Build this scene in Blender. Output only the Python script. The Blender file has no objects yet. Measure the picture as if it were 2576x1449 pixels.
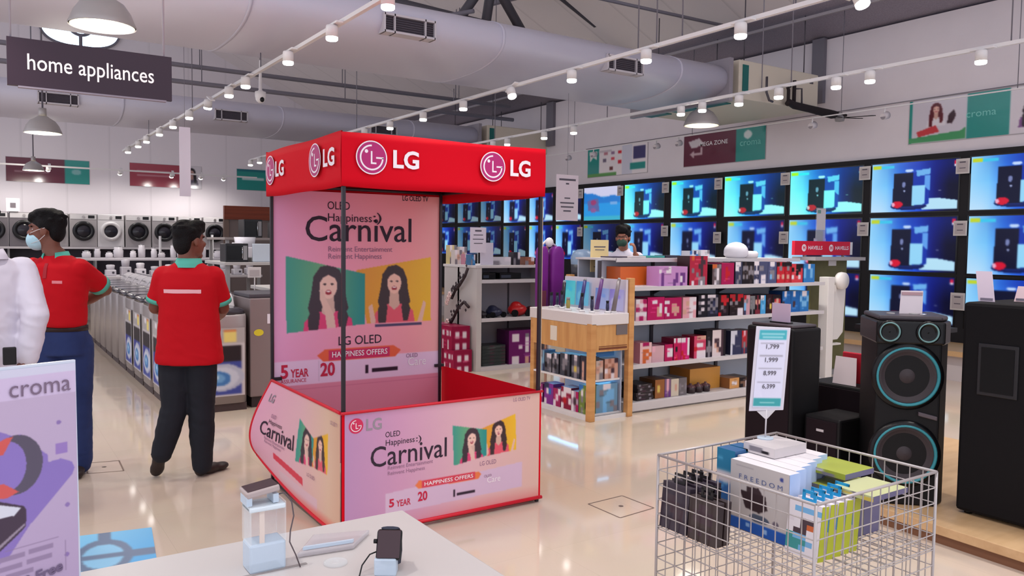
import bpy, bmesh, math, random
import numpy as np
from mathutils import Vector, Matrix, noise
random.seed(4)
SC = bpy.context.scene
COL = SC.collection
PI = math.pi

def S(r, g, b, a=1.0):
    f = lambda c: (c/255/12.92) if c <= 10.31 else ((c/255+.055)/1.055)**2.4
    return (f(r), f(g), f(b), a)

# ---------------------------------------------------------------- camera
cam = bpy.data.cameras.new('camera')
cam.sensor_width = 36.0
cam.lens = 2013.0/2576*36.0
cam.clip_start = .05
cam_o = bpy.data.objects.new('camera', cam)
COL.objects.link(cam_o)
R = [[0.8313313, -0.0205512, 0.5553971], [-0.5556446, -0.0525554, 0.8297572], [0.0121366, -0.9984065, -0.0551101]]
cam_o.matrix_world = Matrix(((R[0][0], -R[0][1], -R[0][2], 0.0), (R[1][0], -R[1][1], -R[1][2], 0.0),
                             (R[2][0], -R[2][1], -R[2][2], 1.55), (0, 0, 0, 1)))
SC.camera = cam_o
SC.view_settings.view_transform = 'Standard'
SC.view_settings.look = 'None'
SC.view_settings.gamma = 1.0
SC.view_settings.use_curve_mapping = False
SC.view_settings.exposure = -0.38
SC.cycles.max_bounces = 6
SC.cycles.adaptive_threshold = .02
SC.cycles.diffuse_bounces = 3
SC.cycles.glossy_bounces = 3
SC.cycles.transmission_bounces = 6
SC.cycles.transparent_max_bounces = 12
SC.cycles.caustics_reflective = False
SC.cycles.caustics_refractive = False
SC.cycles.sample_clamp_indirect = 6.0

# ---------------------------------------------------------------- daylight through the open shop front
world = bpy.data.worlds.new('daylight')
SC.world = world
world.use_nodes = True
bgn = world.node_tree.nodes['Background']
bgn.inputs[0].default_value = S(232, 234, 246)
bgn.inputs[1].default_value = 1.8
SPOT_W = 120.0
PENDANT_W = 50.0

# ---------------------------------------------------------------- materials
MATS = {}
def M(name, col=None, rough=.5, metal=0.0, spec=.5, emit=0.0, ecol=None, alpha=1.0, trans=0.0, coat=0.0, ior=1.45, noise=None, bump=None):
    if name in MATS: return MATS[name]
    m = bpy.data.materials.new(name); m.use_nodes = True
    nt = m.node_tree; p = nt.nodes['Principled BSDF']
    p.inputs['Base Color'].default_value = col
    p.inputs['Roughness'].default_value = rough
    p.inputs['Metallic'].default_value = metal
    p.inputs['Specular IOR Level'].default_value = spec
    p.inputs['IOR'].default_value = ior
    p.inputs['Coat Weight'].default_value = coat
    p.inputs['Transmission Weight'].default_value = trans
    p.inputs['Alpha'].default_value = alpha
    if emit:
        p.inputs['Emission Color'].default_value = ecol or col
        p.inputs['Emission Strength'].default_value = emit
    if noise:                                   # (scale, second colour, strength)
        tc = nt.nodes.new('ShaderNodeTexCoord'); n = nt.nodes.new('ShaderNodeTexNoise'); x = nt.nodes.new('ShaderNodeMix')
        x.data_type = 'RGBA'
        mp = nt.nodes.new('ShaderNodeMapping'); nt.links.new(tc.outputs['Object'], mp.inputs[0])
        if len(noise) > 3: mp.inputs['Scale'].default_value = noise[3]
        nt.links.new(mp.outputs[0], n.inputs['Vector'])
        n.inputs['Scale'].default_value = noise[0]; n.inputs['Detail'].default_value = 4
        r = nt.nodes.new('ShaderNodeMapRange'); r.inputs[1].default_value = .3; r.inputs[2].default_value = .7; r.inputs[4].default_value = noise[2]
        nt.links.new(n.outputs['Fac'], r.inputs[0]); nt.links.new(r.outputs[0], x.inputs['Factor'])
        x.inputs[6].default_value = col; x.inputs[7].default_value = noise[1]
        nt.links.new(x.outputs[2], p.inputs['Base Color'])
    if bump:
        tc = nt.nodes.new('ShaderNodeTexCoord'); n = nt.nodes.new('ShaderNodeTexNoise'); b = nt.nodes.new('ShaderNodeBump')
        nt.links.new(tc.outputs['Object'], n.inputs['Vector']); n.inputs['Scale'].default_value = bump[0]
        nt.links.new(n.outputs['Fac'], b.inputs['Height']); b.inputs['Strength'].default_value = bump[1]; b.inputs['Distance'].default_value = .01
        nt.links.new(b.outputs[0], p.inputs['Normal'])
    MATS[name] = m
    return m
def C3(r, g, b, rough=.5, **k):
    return M('paint_%d_%d_%d_%d' % (r, g, b, int(rough*100)), S(r, g, b), rough, **k)
def attr_mat(name, rough=.5, emit=0.0, spec=.4):
    if name in MATS: return MATS[name]
    m = bpy.data.materials.new(name); m.use_nodes = True
    nt = m.node_tree; p = nt.nodes['Principled BSDF']
    a = nt.nodes.new('ShaderNodeAttribute'); a.attribute_name = 'Col'
    if emit:
        p.inputs['Base Color'].default_value = (.01, .01, .012, 1)
        nt.links.new(a.outputs['Color'], p.inputs['Emission Color']); p.inputs['Emission Strength'].default_value = emit
    else:
        nt.links.new(a.outputs['Color'], p.inputs['Base Color'])
    p.inputs['Roughness'].default_value = rough; p.inputs['Specular IOR Level'].default_value = spec
    MATS[name] = m
    return m

# ---------------------------------------------------------------- mesh builder
class MB:
    def __init__(s): s.v = []; s.f = []; s.m = []; s.sm = []
    def add(s, vs, fs, m=0, smooth=False):
        o = len(s.v); s.v += [tuple(v) for v in vs]
        s.f += [tuple(i+o for i in f) for f in fs]; s.m += [m]*len(fs); s.sm += [smooth]*len(fs)
    def box(s, x0, y0, z0, x1, y1, z1, m=0):
        vs = [(x, y, z) for z in (z0, z1) for y in (y0, y1) for x in (x0, x1)]
        s.add(vs, [(0, 2, 3, 1), (4, 5, 7, 6), (0, 1, 5, 4), (2, 6, 7, 3), (0, 4, 6, 2), (1, 3, 7, 5)], m); return s
    def obox(s, c, u, v, w, m=0):               # box from centre and half-axis vectors
        c, u, v, w = map(Vector, (c, u, v, w))
        vs = [c+u*a+v*b+w*d for d in (-1, 1) for b in (-1, 1) for a in (-1, 1)]
        s.add(vs, [(0, 2, 3, 1), (4, 5, 7, 6), (0, 1, 5, 4), (2, 6, 7, 3), (0, 4, 6, 2), (1, 3, 7, 5)], m); return s
    def rings(s, rs, m=0, cap=True, smooth=True, closed=True):
        n = len(rs[0]); vs = [p for r in rs for p in r]; fs = []
        for i in range(len(rs)-1):
            for j in range(n if closed else n-1):
                k = (j+1) % n; fs.append((i*n+j, i*n+k, (i+1)*n+k, (i+1)*n+j))
        s.add(vs, fs, m, smooth)
        if cap:
            o = len(s.v)-len(vs)
            s.f.append(tuple(o+j for j in reversed(range(n)))); s.f.append(tuple(o+(len(rs)-1)*n+j for j in range(n)))
            s.m += [m, m]; s.sm += [False, False]
        return s
    def cyl(s, p0, p1, r0, r1=None, n=16, m=0, cap=True, smooth=True):
        return s.tube([p0, p1], [r0, r0 if r1 is None else r1], n, m, cap, smooth)
    def tube(s, pts, r, n=8, m=0, cap=True, smooth=True, flat=None):
        pts = [Vector(p) for p in pts]; r = r if isinstance(r, (list, tuple)) else [r]*len(pts)
        rs = []; up = None
        for i, p in enumerate(pts):
            t = (pts[min(i+1, len(pts)-1)]-pts[max(i-1, 0)]).normalized()
            if up is None:
                up = Vector((0, 0, 1)) if abs(t.z) < .9 else Vector((1, 0, 0))
            u = t.cross(up).normalized(); w = u.cross(t).normalized(); up = w
            q = r[i]; a, b = q if isinstance(q, tuple) else (q, q)
            rs.append([p+u*(math.cos(2*PI*k/n)*a)+w*(math.sin(2*PI*k/n)*b) for k in range(n)])
        return s.rings(rs, m, cap, smooth)
    def lathe(s, c, prof, n=24, m=0, axis='z', cap=False, ang=2*PI):
        c = Vector(c); ax = {'z': (Vector((1, 0, 0)), Vector((0, 1, 0)), Vector((0, 0, 1)))}
        u, v, w = ax['z'] if axis == 'z' else axis
        rs = [[c+u*(math.cos(ang*k/n)*r)+v*(math.sin(ang*k/n)*r)+w*z for k in range(n)] for r, z in prof]
        return s.rings(rs, m, cap, True)
    def ell(s, c, r, m=0, n=16, rot=None):
        c = Vector(c); k = n//2; rs = []
        for i in range(k+1):
            a = -PI/2+PI*i/k; ca = max(math.cos(a), 1e-3)
            ring = [Vector((math.cos(2*PI*j/n)*ca*r[0], math.sin(2*PI*j/n)*ca*r[1], math.sin(a)*r[2])) for j in range(n)]
            rs.append([c+(rot @ p if rot else p) for p in ring])
        return s.rings(rs, m, True, True)
    def limb(s, pts, rad, m=0, n=12):
        s.tube(pts, rad, n, m)
        for p, r in zip(pts, rad):
            q = max(r) if isinstance(r, tuple) else r
            s.ell(p, (q, q, q), m, n)
        return s
    def loft(s, secs, m=0, n=20, cap=True, e=2.0):   # sections (cx, cy, cz, rx, ry, yaw)
        rs = []
        for cx, cy, cz, rx, ry, yaw in secs:
            r = []
            for k in range(n):
                a = 2*PI*k/n; ca, sa = math.cos(a), math.sin(a)
                x = rx*math.copysign(abs(ca)**(2/e), ca); y = ry*math.copysign(abs(sa)**(2/e), sa)
                r.append((cx+x*math.cos(yaw)-y*math.sin(yaw), cy+x*math.sin(yaw)+y*math.cos(yaw), cz))
            rs.append(r)
        return s.rings(rs, m, cap, True)
    def prism(s, pts, off, m=0, smooth=False):   # polygon of 3d points pushed along off
        off = Vector(off); n = len(pts); a = [Vector(p) for p in pts]; vs = a+[p+off for p in a]
        fs = [tuple(reversed(range(n))), tuple(range(n, 2*n))]+[(i, (i+1) % n, n+(i+1) % n, n+i) for i in range(n)]
        s.add(vs, fs, m, smooth); return s
    def mesh(s, name, mats):
        me = bpy.data.meshes.new(name); me.from_pydata(s.v, [], s.f)
        for m in (mats if isinstance(mats, (list, tuple)) else [mats]): me.materials.append(m)
        me.polygons.foreach_set('material_index', s.m); me.polygons.foreach_set('use_smooth', s.sm)
        me.update(); return me
    def build(s, name, mats, parent=None, bevel=0, recalc=False, seg=2):
        me = s.mesh(name, mats)
        if recalc:
            b = bmesh.new(); b.from_mesh(me); bmesh.ops.recalc_face_normals(b, faces=b.faces); b.to_mesh(me); b.free()
        return link(name, me, parent, bevel, seg)
ABSR = set()                                     # things whose parts are modelled in room coordinates
def link(name, me, parent=None, bevel=0, seg=2):
    o = bpy.data.objects.new(name, me); COL.objects.link(o)
    if parent:
        o.parent = parent
        if parent.name in ABSR: o.matrix_parent_inverse = Matrix.Translation(-parent.location)
    if bevel:
        b = o.modifiers.new('bevel', 'BEVEL'); b.width = bevel; b.segments = seg; b.limit_method = 'ANGLE'
    return o
def tag(o, label=None, cat=None, group=None, kind=None):
    if label: o['label'] = label
    if cat: o['category'] = cat
    if group: o['group'] = group
    if kind: o['kind'] = kind
    return o
def thing(name, label, cat, loc=(0, 0, 0), group=None, rz=0):
    o = bpy.data.objects.new(name, None); o.empty_display_size = .1; COL.objects.link(o)
    o.location = loc; o.rotation_euler = (0, 0, rz)
    return tag(o, label, cat, group)
def athing(name, label, cat, loc, group=None):
    o = thing(name, label, cat, loc, group); ABSR.add(o.name); return o
def dup(root, loc=None, label=None, rz=None):
    r = root.copy(); COL.objects.link(r)
    if loc is not None: r.location = loc
    if rz is not None: r.rotation_euler = (0, 0, rz)
    if label: r['label'] = label
    for ch in list(root.children):
        c = ch.copy(); COL.objects.link(c); c.parent = r
        for g in list(ch.children):
            d = g.copy(); COL.objects.link(d); d.parent = c
    return r
def struct(name, o): o.name = name; o['kind'] = 'structure'; return o
def bake(o):                                     # turn an object's modifiers into plain mesh
    dg = bpy.context.evaluated_depsgraph_get(); dg.update()
    me = bpy.data.meshes.new_from_object(o.evaluated_get(dg)); o.modifiers.clear(); o.data = me
    me.polygons.foreach_set('use_smooth', [True]*len(me.polygons)); return o
def remesh(mb, name, mats, parent, vox, it=4, fac=.5, folds=0.0):
    o = mb.build(name, mats, parent)
    r = o.modifiers.new('r', 'REMESH'); r.mode = 'VOXEL'; r.voxel_size = vox
    s = o.modifiers.new('s', 'SMOOTH'); s.iterations = it; s.factor = fac
    bake(o)
    if folds:                                    # cloth folds, deeper towards the hem
        me = o.data; zs = [v.co.z for v in me.vertices]; lo, hi = min(zs), max(zs)
        N = [v.normal.copy() for v in me.vertices]
        for v, n in zip(me.vertices, N):
            c = v.co; q = Vector((c.x*7+c.z*5, c.y*7-c.z*3, c.z*9)); k = noise.noise(q)*.65+noise.noise(q*2.3)*.35
            v.co = c+n*folds*(1-abs(k)*2.2)*(.5+.5*(hi-c.z)/(hi-lo))
        me.update()
    return o
def wrap(name, mat, par, target, c, ux, uy, hw, hh, off=.002):   # a flat print laid on to a garment
    c, ux, uy = Vector(c), Vector(ux).normalized(), Vector(uy).normalized(); b = MB(); n_, m_ = 16, 3
    b.add([c+ux*hw*(2*i/n_-1)+uy*hh*(2*j/m_-1) for j in range(m_+1) for i in range(n_+1)], [(j*(n_+1)+i, j*(n_+1)+i+1, (j+1)*(n_+1)+i+1, (j+1)*(n_+1)+i) for j in range(m_) for i in range(n_)], 0, True)
    o = b.build(name, mat, par); s = o.modifiers.new('w', 'SHRINKWRAP'); s.target = target; s.wrap_method = 'NEAREST_SURFACEPOINT'; s.wrap_mode = 'ABOVE_SURFACE'; s.offset = off
    return bake(o)
def ord_(n): return ['first', 'second', 'third', 'fourth', 'fifth', 'sixth', 'seventh', 'eighth', 'ninth', 'tenth', 'eleventh', 'twelfth', 'thirteenth', 'fourteenth', 'fifteenth', 'sixteenth', 'seventeenth'][n]

# ---------------------------------------------------------------- lettering
def txt(body, size, org, ux, uy, mat, parent=None, name='lettering', bold=0.0, align='CENTER', fit=None, lift=.0012, shear=0.0):
    cu = bpy.data.curves.new('t', 'FONT'); cu.body = body; cu.size = size; cu.offset = bold*size; cu.align_x = align; cu.align_y = 'CENTER'; cu.shear = shear
    cu.resolution_u = 3
    o = bpy.data.objects.new('t', cu); COL.objects.link(o)
    dg = bpy.context.evaluated_depsgraph_get()
    me = bpy.data.meshes.new_from_object(o.evaluated_get(dg)); bpy.data.objects.remove(o); bpy.data.curves.remove(cu)
    me.name = name
    ux = Vector(ux).normalized(); uy = Vector(uy).normalized(); n = ux.cross(uy); org = Vector(org)
    co = np.empty(len(me.vertices)*3, 'f'); me.vertices.foreach_get('co', co); co = co.reshape(-1, 3)
    kx = 1.0
    if fit:
        w = co[:, 0].max()-co[:, 0].min(); kx = fit/w
    out = np.array(org+n*lift)+co[:, :1]*kx*np.array(ux)+co[:, 1:2]*np.array(uy)
    me.vertices.foreach_set('co', out.astype('f').ravel()); me.materials.clear(); me.materials.append(mat); me.update()
    return link(name, me, parent)

# ---------------------------------------------------------------- printed pictures: a painter on a grid, kept as a colour attribute
class Pic:
    def __init__(s, w, h, asp, bg=(255, 255, 255)):      # asp = width / height ; x,y run 0..1, y downwards
        s.w, s.h, s.asp, s.soft = w, h, asp, 1
        s.c = np.zeros((h+1, w+1, 3)); s.c[:] = bg
        s.Y, s.X = np.mgrid[0:h+1, 0:w+1]; s.X = s.X/w; s.Y = s.Y/h
    def put(s, mask, col): s.c[mask] = col
    def rect(s, x0, y0, x1, y1, col): s.put((s.X >= x0) & (s.X <= x1) & (s.Y >= y0) & (s.Y <= y1), col); return s
    def ell(s, cx, cy, rx, ry, col, rot=0):
        dx = (s.X-cx)*s.asp; dy = s.Y-cy; c, q = math.cos(rot), math.sin(rot)
        s.put(((dx*c+dy*q)/(rx*s.asp))**2+((-dx*q+dy*c)/ry)**2 <= 1, col); return s
    def poly(s, pts, col):
        ins = np.zeros(s.X.shape, bool); n = len(pts)
        for i in range(n):
            (x0, y0), (x1, y1) = pts[i], pts[(i+1) % n]
            if y0 == y1: continue
            k = ((y0 > s.Y) != (y1 > s.Y)) & (s.X < (x1-x0)*(s.Y-y0)/(y1-y0)+x0); ins ^= k
        s.put(ins, col); return s
    def grad(s, stops, ang=0):                             # linear blend of colours along x (0) or an angle
        t = s.X*math.cos(ang)+s.Y*math.sin(ang); ts = [a for a, _ in stops]
        for k in range(3): s.c[..., k] = np.interp(t, ts, [c[k] for _, c in stops])
        return s
    def inside(s, mask_pts, fn):                           # paint with fn only inside a polygon
        keep = s.c.copy(); fn(s); new = s.c; s.c = keep
        tmp = Pic(s.w, s.h, s.asp, (0, 0, 0)); tmp.poly(mask_pts, (1, 1, 1)); k = tmp.c[..., 0] > .5
        s.c[k] = new[k]; return s
    def build(s, name, mat, parent, org, ux, uy, W, H, warp=None):   # org = top-left, ux right, uy down
        org, ux, uy = Vector(org), Vector(ux).normalized(), Vector(uy).normalized()
        P = np.array(org)+(s.X[..., None]*W)*np.array(ux)+(s.Y[..., None]*H)*np.array(uy)
        if warp: P = warp(P, s.X, s.Y)
        for _ in range(s.soft):
            q = np.pad(s.c, ((1, 1), (1, 1), (0, 0)), 'edge'); s.c = (q[:-2, 1:-1]+q[2:, 1:-1]+q[1:-1, :-2]+q[1:-1, 2:]+2*q[1:-1, 1:-1])/6
        w, h = s.w, s.h; me = bpy.data.meshes.new(name)
        i = (np.arange(h)[:, None]*(w+1)+np.arange(w)[None, :]).ravel()
        F = np.stack([i, i+w+1, i+w+2, i+1], 1)
        me.from_pydata(P.reshape(-1, 3).tolist(), [], F.tolist())
        a = me.color_attributes.new('Col', 'FLOAT_COLOR', 'POINT')
        c = s.c.reshape(-1, 3)/255.0; c = np.where(c <= .04045, c/12.92, ((c+.055)/1.055)**2.4)
        a.data.foreach_set('color', np.concatenate([c, np.ones((len(c), 1))], 1).astype('f').ravel())
        me.materials.append(mat); me.polygons.foreach_set('use_smooth', [True]*len(me.polygons)); me.update()
        return link(name, me, parent)
def woman(p, cx, top, s, hair=(52, 34, 40), skin=(232, 186, 168), dress=(214, 62, 110), hand='cheek'):
    a = p.asp; X = lambda x: cx+x*s/a; Y = lambda y: top+y*s
    P = lambda pts: [(X(x), Y(y)) for x, y in pts]
    p.poly(P([(-.26, .16), (-.14, 0), (.05, -.03), (.2, .06), (.28, .25), (.31, .5), (.36, .72), (.28, .84), (-.3, .86), (-.36, .7), (-.3, .45)]), hair)
    p.poly(P([(-.46, 1.25), (-.42, .93), (-.22, .76), (.2, .76), (.42, .9), (.48, 1.25)]), dress)
    p.poly(P([(-.09, .45), (.09, .45), (.12, .78), (0, .88), (-.12, .78)]), [c*.9 for c in skin])
    p.ell(X(0), Y(.33), .155*s/a, .22*s, skin)
    p.poly(P([(-.17, .3), (-.13, .1), (0, .05), (.16, .12), (.18, .34), (.12, .2), (0, .14), (-.1, .19)]), hair)
    p.ell(X(-.065), Y(.3), .03*s/a, .014*s, (50, 30, 34)); p.ell(X(.065), Y(.3), .03*s/a, .014*s, (50, 30, 34))
    p.ell(X(0), Y(.44), .055*s/a, .04*s, (150, 20, 40)); p.ell(X(0), Y(.425), .04*s/a, .014*s, (250, 244, 240))
    p.poly(P([(-.36, .86), (-.22, .6), (-.15, .82), (-.2, 1.25), (-.34, 1.25)]), hair)
    p.poly(P([(.36, .86), (.24, .55), (.16, .82), (.2, 1.1), (.3, 1.1)]), hair)
    if hand == 'cheek':
        p.poly(P([(-.16, .4), (-.1, .38), (-.04, .56), (.1, .82), (.14, 1.1), (-.02, 1.1), (-.06, .8), (-.15, .56)]), [c*.96 for c in skin])
    elif hand == 'up':
        p.poly(P([(-.5, 1.2), (-.56, .8), (-.48, .74), (-.4, 1.1)]), [c*.96 for c in skin])
        p.poly(P([(.5, 1.2), (.66, .7), (.72, .76), (.62, 1.2)]), [c*.96 for c in skin])
    return p
MP = attr_mat('print_on_vinyl', .38); MPM = attr_mat('print_on_board', .6, spec=.2)
SCR = attr_mat('lit_screen', .2, emit=1.25, spec=.12)
# ================================================================ the room
def tile_mat():
    m = bpy.data.materials.new('polished_beige_tile'); m.use_nodes = True; nt = m.node_tree; p = nt.nodes['Principled BSDF']
    tc = nt.nodes.new('ShaderNodeTexCoord'); br = nt.nodes.new('ShaderNodeTexBrick'); nt.links.new(tc.outputs['Object'], br.inputs[0])
    br.offset = 0; br.inputs['Scale'].default_value = 1; br.inputs['Brick Width'].default_value = .8; br.inputs['Row Height'].default_value = .8
    br.inputs['Mortar Size'].default_value = .0016
    br.inputs['Color1'].default_value = S(214, 196, 178); br.inputs['Color2'].default_value = S(210, 192, 174); br.inputs['Mortar'].default_value = S(203, 186, 168)
    n = nt.nodes.new('ShaderNodeTexNoise'); n.inputs['Scale'].default_value = 1.7; n.inputs['Detail'].default_value = 5; nt.links.new(tc.outputs['Object'], n.inputs[0])
    x = nt.nodes.new('ShaderNodeMix'); x.data_type = 'RGBA'; x.blend_type = 'MULTIPLY'; x.inputs['Factor'].default_value = .12
    nt.links.new(br.outputs[0], x.inputs[6]); nt.links.new(n.outputs['Color'], x.inputs[7]); nt.links.new(x.outputs[2], p.inputs['Base Color'])
    p.inputs['Roughness'].default_value = .07; p.inputs['IOR'].default_value = 1.5
    return m
def corrugated(name, col, scale, axis, rough=.6, depth=.25):
    m = bpy.data.materials.new(name); m.use_nodes = True; nt = m.node_tree; p = nt.nodes['Principled BSDF']
    tc = nt.nodes.new('ShaderNodeTexCoord'); w = nt.nodes.new('ShaderNodeTexWave'); nt.links.new(tc.outputs['Object'], w.inputs[0])
    w.bands_direction = axis; w.wave_profile = 'SAW'; w.inputs['Scale'].default_value = scale
    r = nt.nodes.new('ShaderNodeMapRange'); r.inputs[1].default_value = .93; r.inputs[2].default_value = 1; nt.links.new(w.outputs['Fac'], r.inputs[0])
    x = nt.nodes.new('ShaderNodeMix'); x.data_type = 'RGBA'; nt.links.new(r.outputs[0], x.inputs['Factor'])
    x.inputs[6].default_value = col; x.inputs[7].default_value = tuple(c*(1-depth) for c in col[:3])+(1,); nt.links.new(x.outputs[2], p.inputs['Base Color'])
    p.inputs['Roughness'].default_value = rough
    return m
WALLC = S(222, 214, 219)
m_floor = tile_mat()
m_wall = M('painted_plaster', WALLC, .75, noise=(3, S(216, 208, 213), .6))
m_clad = corrugated('white_wall_cladding', S(224, 216, 221), .32, 'X', .6, .12)
m_roof = corrugated('white_roof_sheet', S(222, 214, 214), .35, 'Y', .55, .18)
m_soffit = M('perforated_grey_sheet', S(150, 144, 158), .6, noise=(60, S(122, 116, 130), .8))
m_steel = M('grey_painted_steel', S(112, 108, 118), .5)
m_dsteel = M('dark_grey_steel', S(70, 66, 74), .5)
m_white = M('white_enamel', S(226, 222, 222), .35)
m_wmetal = M('white_powder_coat', S(222, 218, 218), .4)
m_black = M('black_plastic', S(22, 21, 25), .35)
m_satin = M('satin_black', S(11, 10, 13), .28, spec=.35)
m_mat = M('matt_black', S(24, 22, 26), .75)
m_grey = M('grey_plastic', S(150, 148, 150), .45)
m_silver = M('brushed_steel', S(178, 172, 172), .32, metal=.75)
m_chrome = M('chrome', S(205, 205, 208), .15, metal=1.0)
m_paper = M('white_paper', S(232, 228, 234), .7)
m_ink = M('grey_ink', S(92, 86, 96), .8)
m_glass = M('clear_acrylic', S(240, 246, 250), .05, alpha=.22, spec=.6)
m_frost = M('frosted_acrylic', S(206, 222, 238), .3, alpha=.75)
m_red = M('red_banner_cloth', S(212, 4, 30), .75, spec=.15)
m_lens = M('lamp_lens', S(255, 250, 246), .4, emit=14.0)
m_teal = M('teal_trim', S(12, 96, 92), .4)

XW, YB = 10.45, 23.25
struct('floor', MB().box(-7, -2.5, -.1, 10.7, 23.5, 0).build('floor', m_floor))
struct('wall_right', MB().box(XW, -1.0, 0, XW+.2, YB, 4.6).build('wall_right', m_wall))
g = MB(); g.prism([(-7, YB, 0), (XW+.2, YB, 0), (XW+.2, YB, 4.9), (1.6, YB, 8.9), (-7, YB, 8.9)], (0, .2, 0))
struct('wall_back', g.build('wall_back', m_clad, recalc=True))
g = MB()
g.prism([(9.5, -1, 4.82), (9.5, -1, 4.9), (1.6, -1, 8.7), (1.6, -1, 8.6)], (0, YB+1, 0))
g.prism([(1.6, -1, 8.6), (1.6, -1, 8.7), (-7, -1, 8.7), (-7, -1, 8.6)], (0, YB+1, 0))  # left half, out of view, raised flat to let in more daylight
struct('ceiling', g.build('ceiling', m_roof, recalc=True))
struct('trim_1', MB().prism([(XW+.2, -1, 4.6), (XW+.2, -1, 4.68), (9.48, -1, 4.9), (9.48, -1, 4.82)], (0, YB+1, 0)).build('trim_1', m_soffit, recalc=True))
struct('trim_2', MB().box(XW-.07, 7.37, 3.68, XW+.02, 7.57, 4.62).build('trim_2', m_steel))
struct('trim_3', MB().box(XW-.07, 14.0, 3.68, XW+.02, 14.25, 4.62).build('trim_3', m_steel))
struct('trim_4', MB().box(9.62, -1, 4.70, 9.66, YB, 4.74).build('trim_4', C3(150, 144, 150)))
struct('trim_5', MB().box(XW-.05, 3.3, 0, XW+.01, 21.0, 2.79).build('trim_5', m_mat))
# round daylight window high in the gable
wc = Vector((2.30, YB-.02, 6.98)); fax = (Vector((1, 0, 0)), Vector((0, 0, 1)), Vector((0, -1, 0)))
def wring(k, d):
    r = []
    for i in range(48):
        a = 2*PI*i/48; ca, sa = math.cos(a), math.sin(a)
        r.append(wc+Vector(((.88+k)*math.copysign(abs(ca)**.72, ca), -d, (.56+k)*math.copysign(abs(sa)**.72, sa))))
    return r
w = struct('window_1', MB().rings([wring(0, 0), wring(0, .05), wring(.05, .05), wring(.05, -.02)], 0, False, False).build('window_1', m_steel))
b = MB(); b.add(wring(.01, .01), [tuple(range(48))]); b.build('pane', M('bright_sky_pane', S(226, 240, 255), .3, emit=6.0, ecol=S(190, 224, 255)), w)
MB().lathe(wc, [(.26, .02), (.26, .06), (.33, .06), (.33, .02)], 32, 0, fax).box(2.26, YB-.09, 6.42, 2.34, YB-.03, 6.68).box(2.26, YB-.09, 7.28, 2.34, YB-.03, 7.54).box(1.42, YB-.09, 6.94, 2.0, YB-.03, 7.02).box(2.6, YB-.09, 6.94, 3.18, YB-.03, 7.02).box(2.04, YB-.09, 6.94, 2.56, YB-.03, 7.02).build('mullion', m_steel, w)

# ---------------------------------------------------------------- ducts
def duct(yc, zc, x0, x1, vents, label):
    t = athing('air_duct', label, 'air duct', ((x0+x1)/2, yc, zc-.28))
    def sec(x, k=1.0):
        r = []
        for i in range(40):
            a = 2*PI*i/40; ca, sa = math.cos(a), math.sin(a)
            r.append((x, yc+.9*k*math.copysign(abs(ca)**.8, ca), zc+.27*k*math.copysign(abs(sa)**.8, sa)))
        return r
    b = MB(); b.rings([sec(x0), sec(x1)]); b.build('duct_skin', C3(200, 197, 212, .45), t)
    x = x0+1.3
    while x < x1-.8:
        MB().rings([sec(x, 1.0), sec(x, 1.014), sec(x+.03, 1.014), sec(x+.03, 1.0)], 0, False).build('seam', C3(190, 187, 202, .45), t); x += 2.6
    MB().box(x1-.02, yc-.93, zc-.29, x1+.05, yc+.93, zc+.26).build('flange', C3(140, 134, 142, .4), t)
    for vx in vents:
        v = MB().box(vx-.27, yc-.935, zc-.16, vx+.27, yc-.80, zc-.14).box(vx-.27, yc-.935, zc+.0, vx+.27, yc-.80, zc+.02).box(vx-.28, yc-.935, zc-.16, vx-.26, yc-.80, zc+.02).box(vx+.26, yc-.935, zc-.16, vx+.28, yc-.80, zc+.02).box(vx-.17, yc-.935, zc-.16, vx-.158, yc-.80, zc+.02).box(vx+.158, yc-.935, zc-.16, vx+.17, yc-.80, zc+.02).build('air_vent', C3(190, 184, 190, .4), t)
        g = MB().box(vx-.26, yc-.9, zc-.14, vx+.26, yc-.89, zc)
        g.build('vent_backing', M('vent_dark', S(70, 62, 72), .7), v)
        g = MB()
        for i in range(7): g.obox((vx, yc-.905, zc-.13+i*.021), (.26, 0, 0), (0, .012, .004), (0, .0006, .0012))
        g.build('slat', C3(122, 114, 122, .5), v)
duct(8.0, 3.70, -4.5, 8.05, [3.52, 6.28], 'broad grey spiral duct crossing nearest overhead with two vents')
duct(15.2, 3.77, -4.5, 8.7, [1.1, 3.7, 6.55], 'grey overhead duct farther back, running below the gable wall')
def ahu(yc, x0, z0, label):
    t = athing('air_handler', label, 'air conditioner', (x0+.8, yc, z0))
    cream = C3(204, 194, 178, .5)
    b = MB().box(x0+.1, yc-.9, z0, x0+1.75, yc+.9, z0+.5).build('casing', cream, t, .015)
    MB().box(x0+1.55, yc-.903, z0+.36, x0+1.63, yc-.9, z0+.43).build('switch', m_dsteel, t)
    MB().box(x0+.16, yc-.91, z0+.1, x0+.27, yc-.895, z0+.44).build('trim_strip', m_teal, t)
    for y in (yc-.6, yc-.05, yc+.5): MB().box(x0+.14, y, z0-.012, x0+.3, y+.42, z0+.004).build('trim_strip', m_teal, t)
    for x in (x0+.3, x0+1.55):
        for y in (yc-.8, yc+.8): MB().cyl((x, y, z0+.5), (x, y, 4.9), .008, n=6).build('hanger_rod', m_dsteel, t)
ahu(8.0, 8.15, 3.47, 'cream ceiling air handler at the end of the nearest duct')
ahu(15.2, 8.8, 3.52, 'cream air handler with teal strip on the far duct end')

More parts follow.
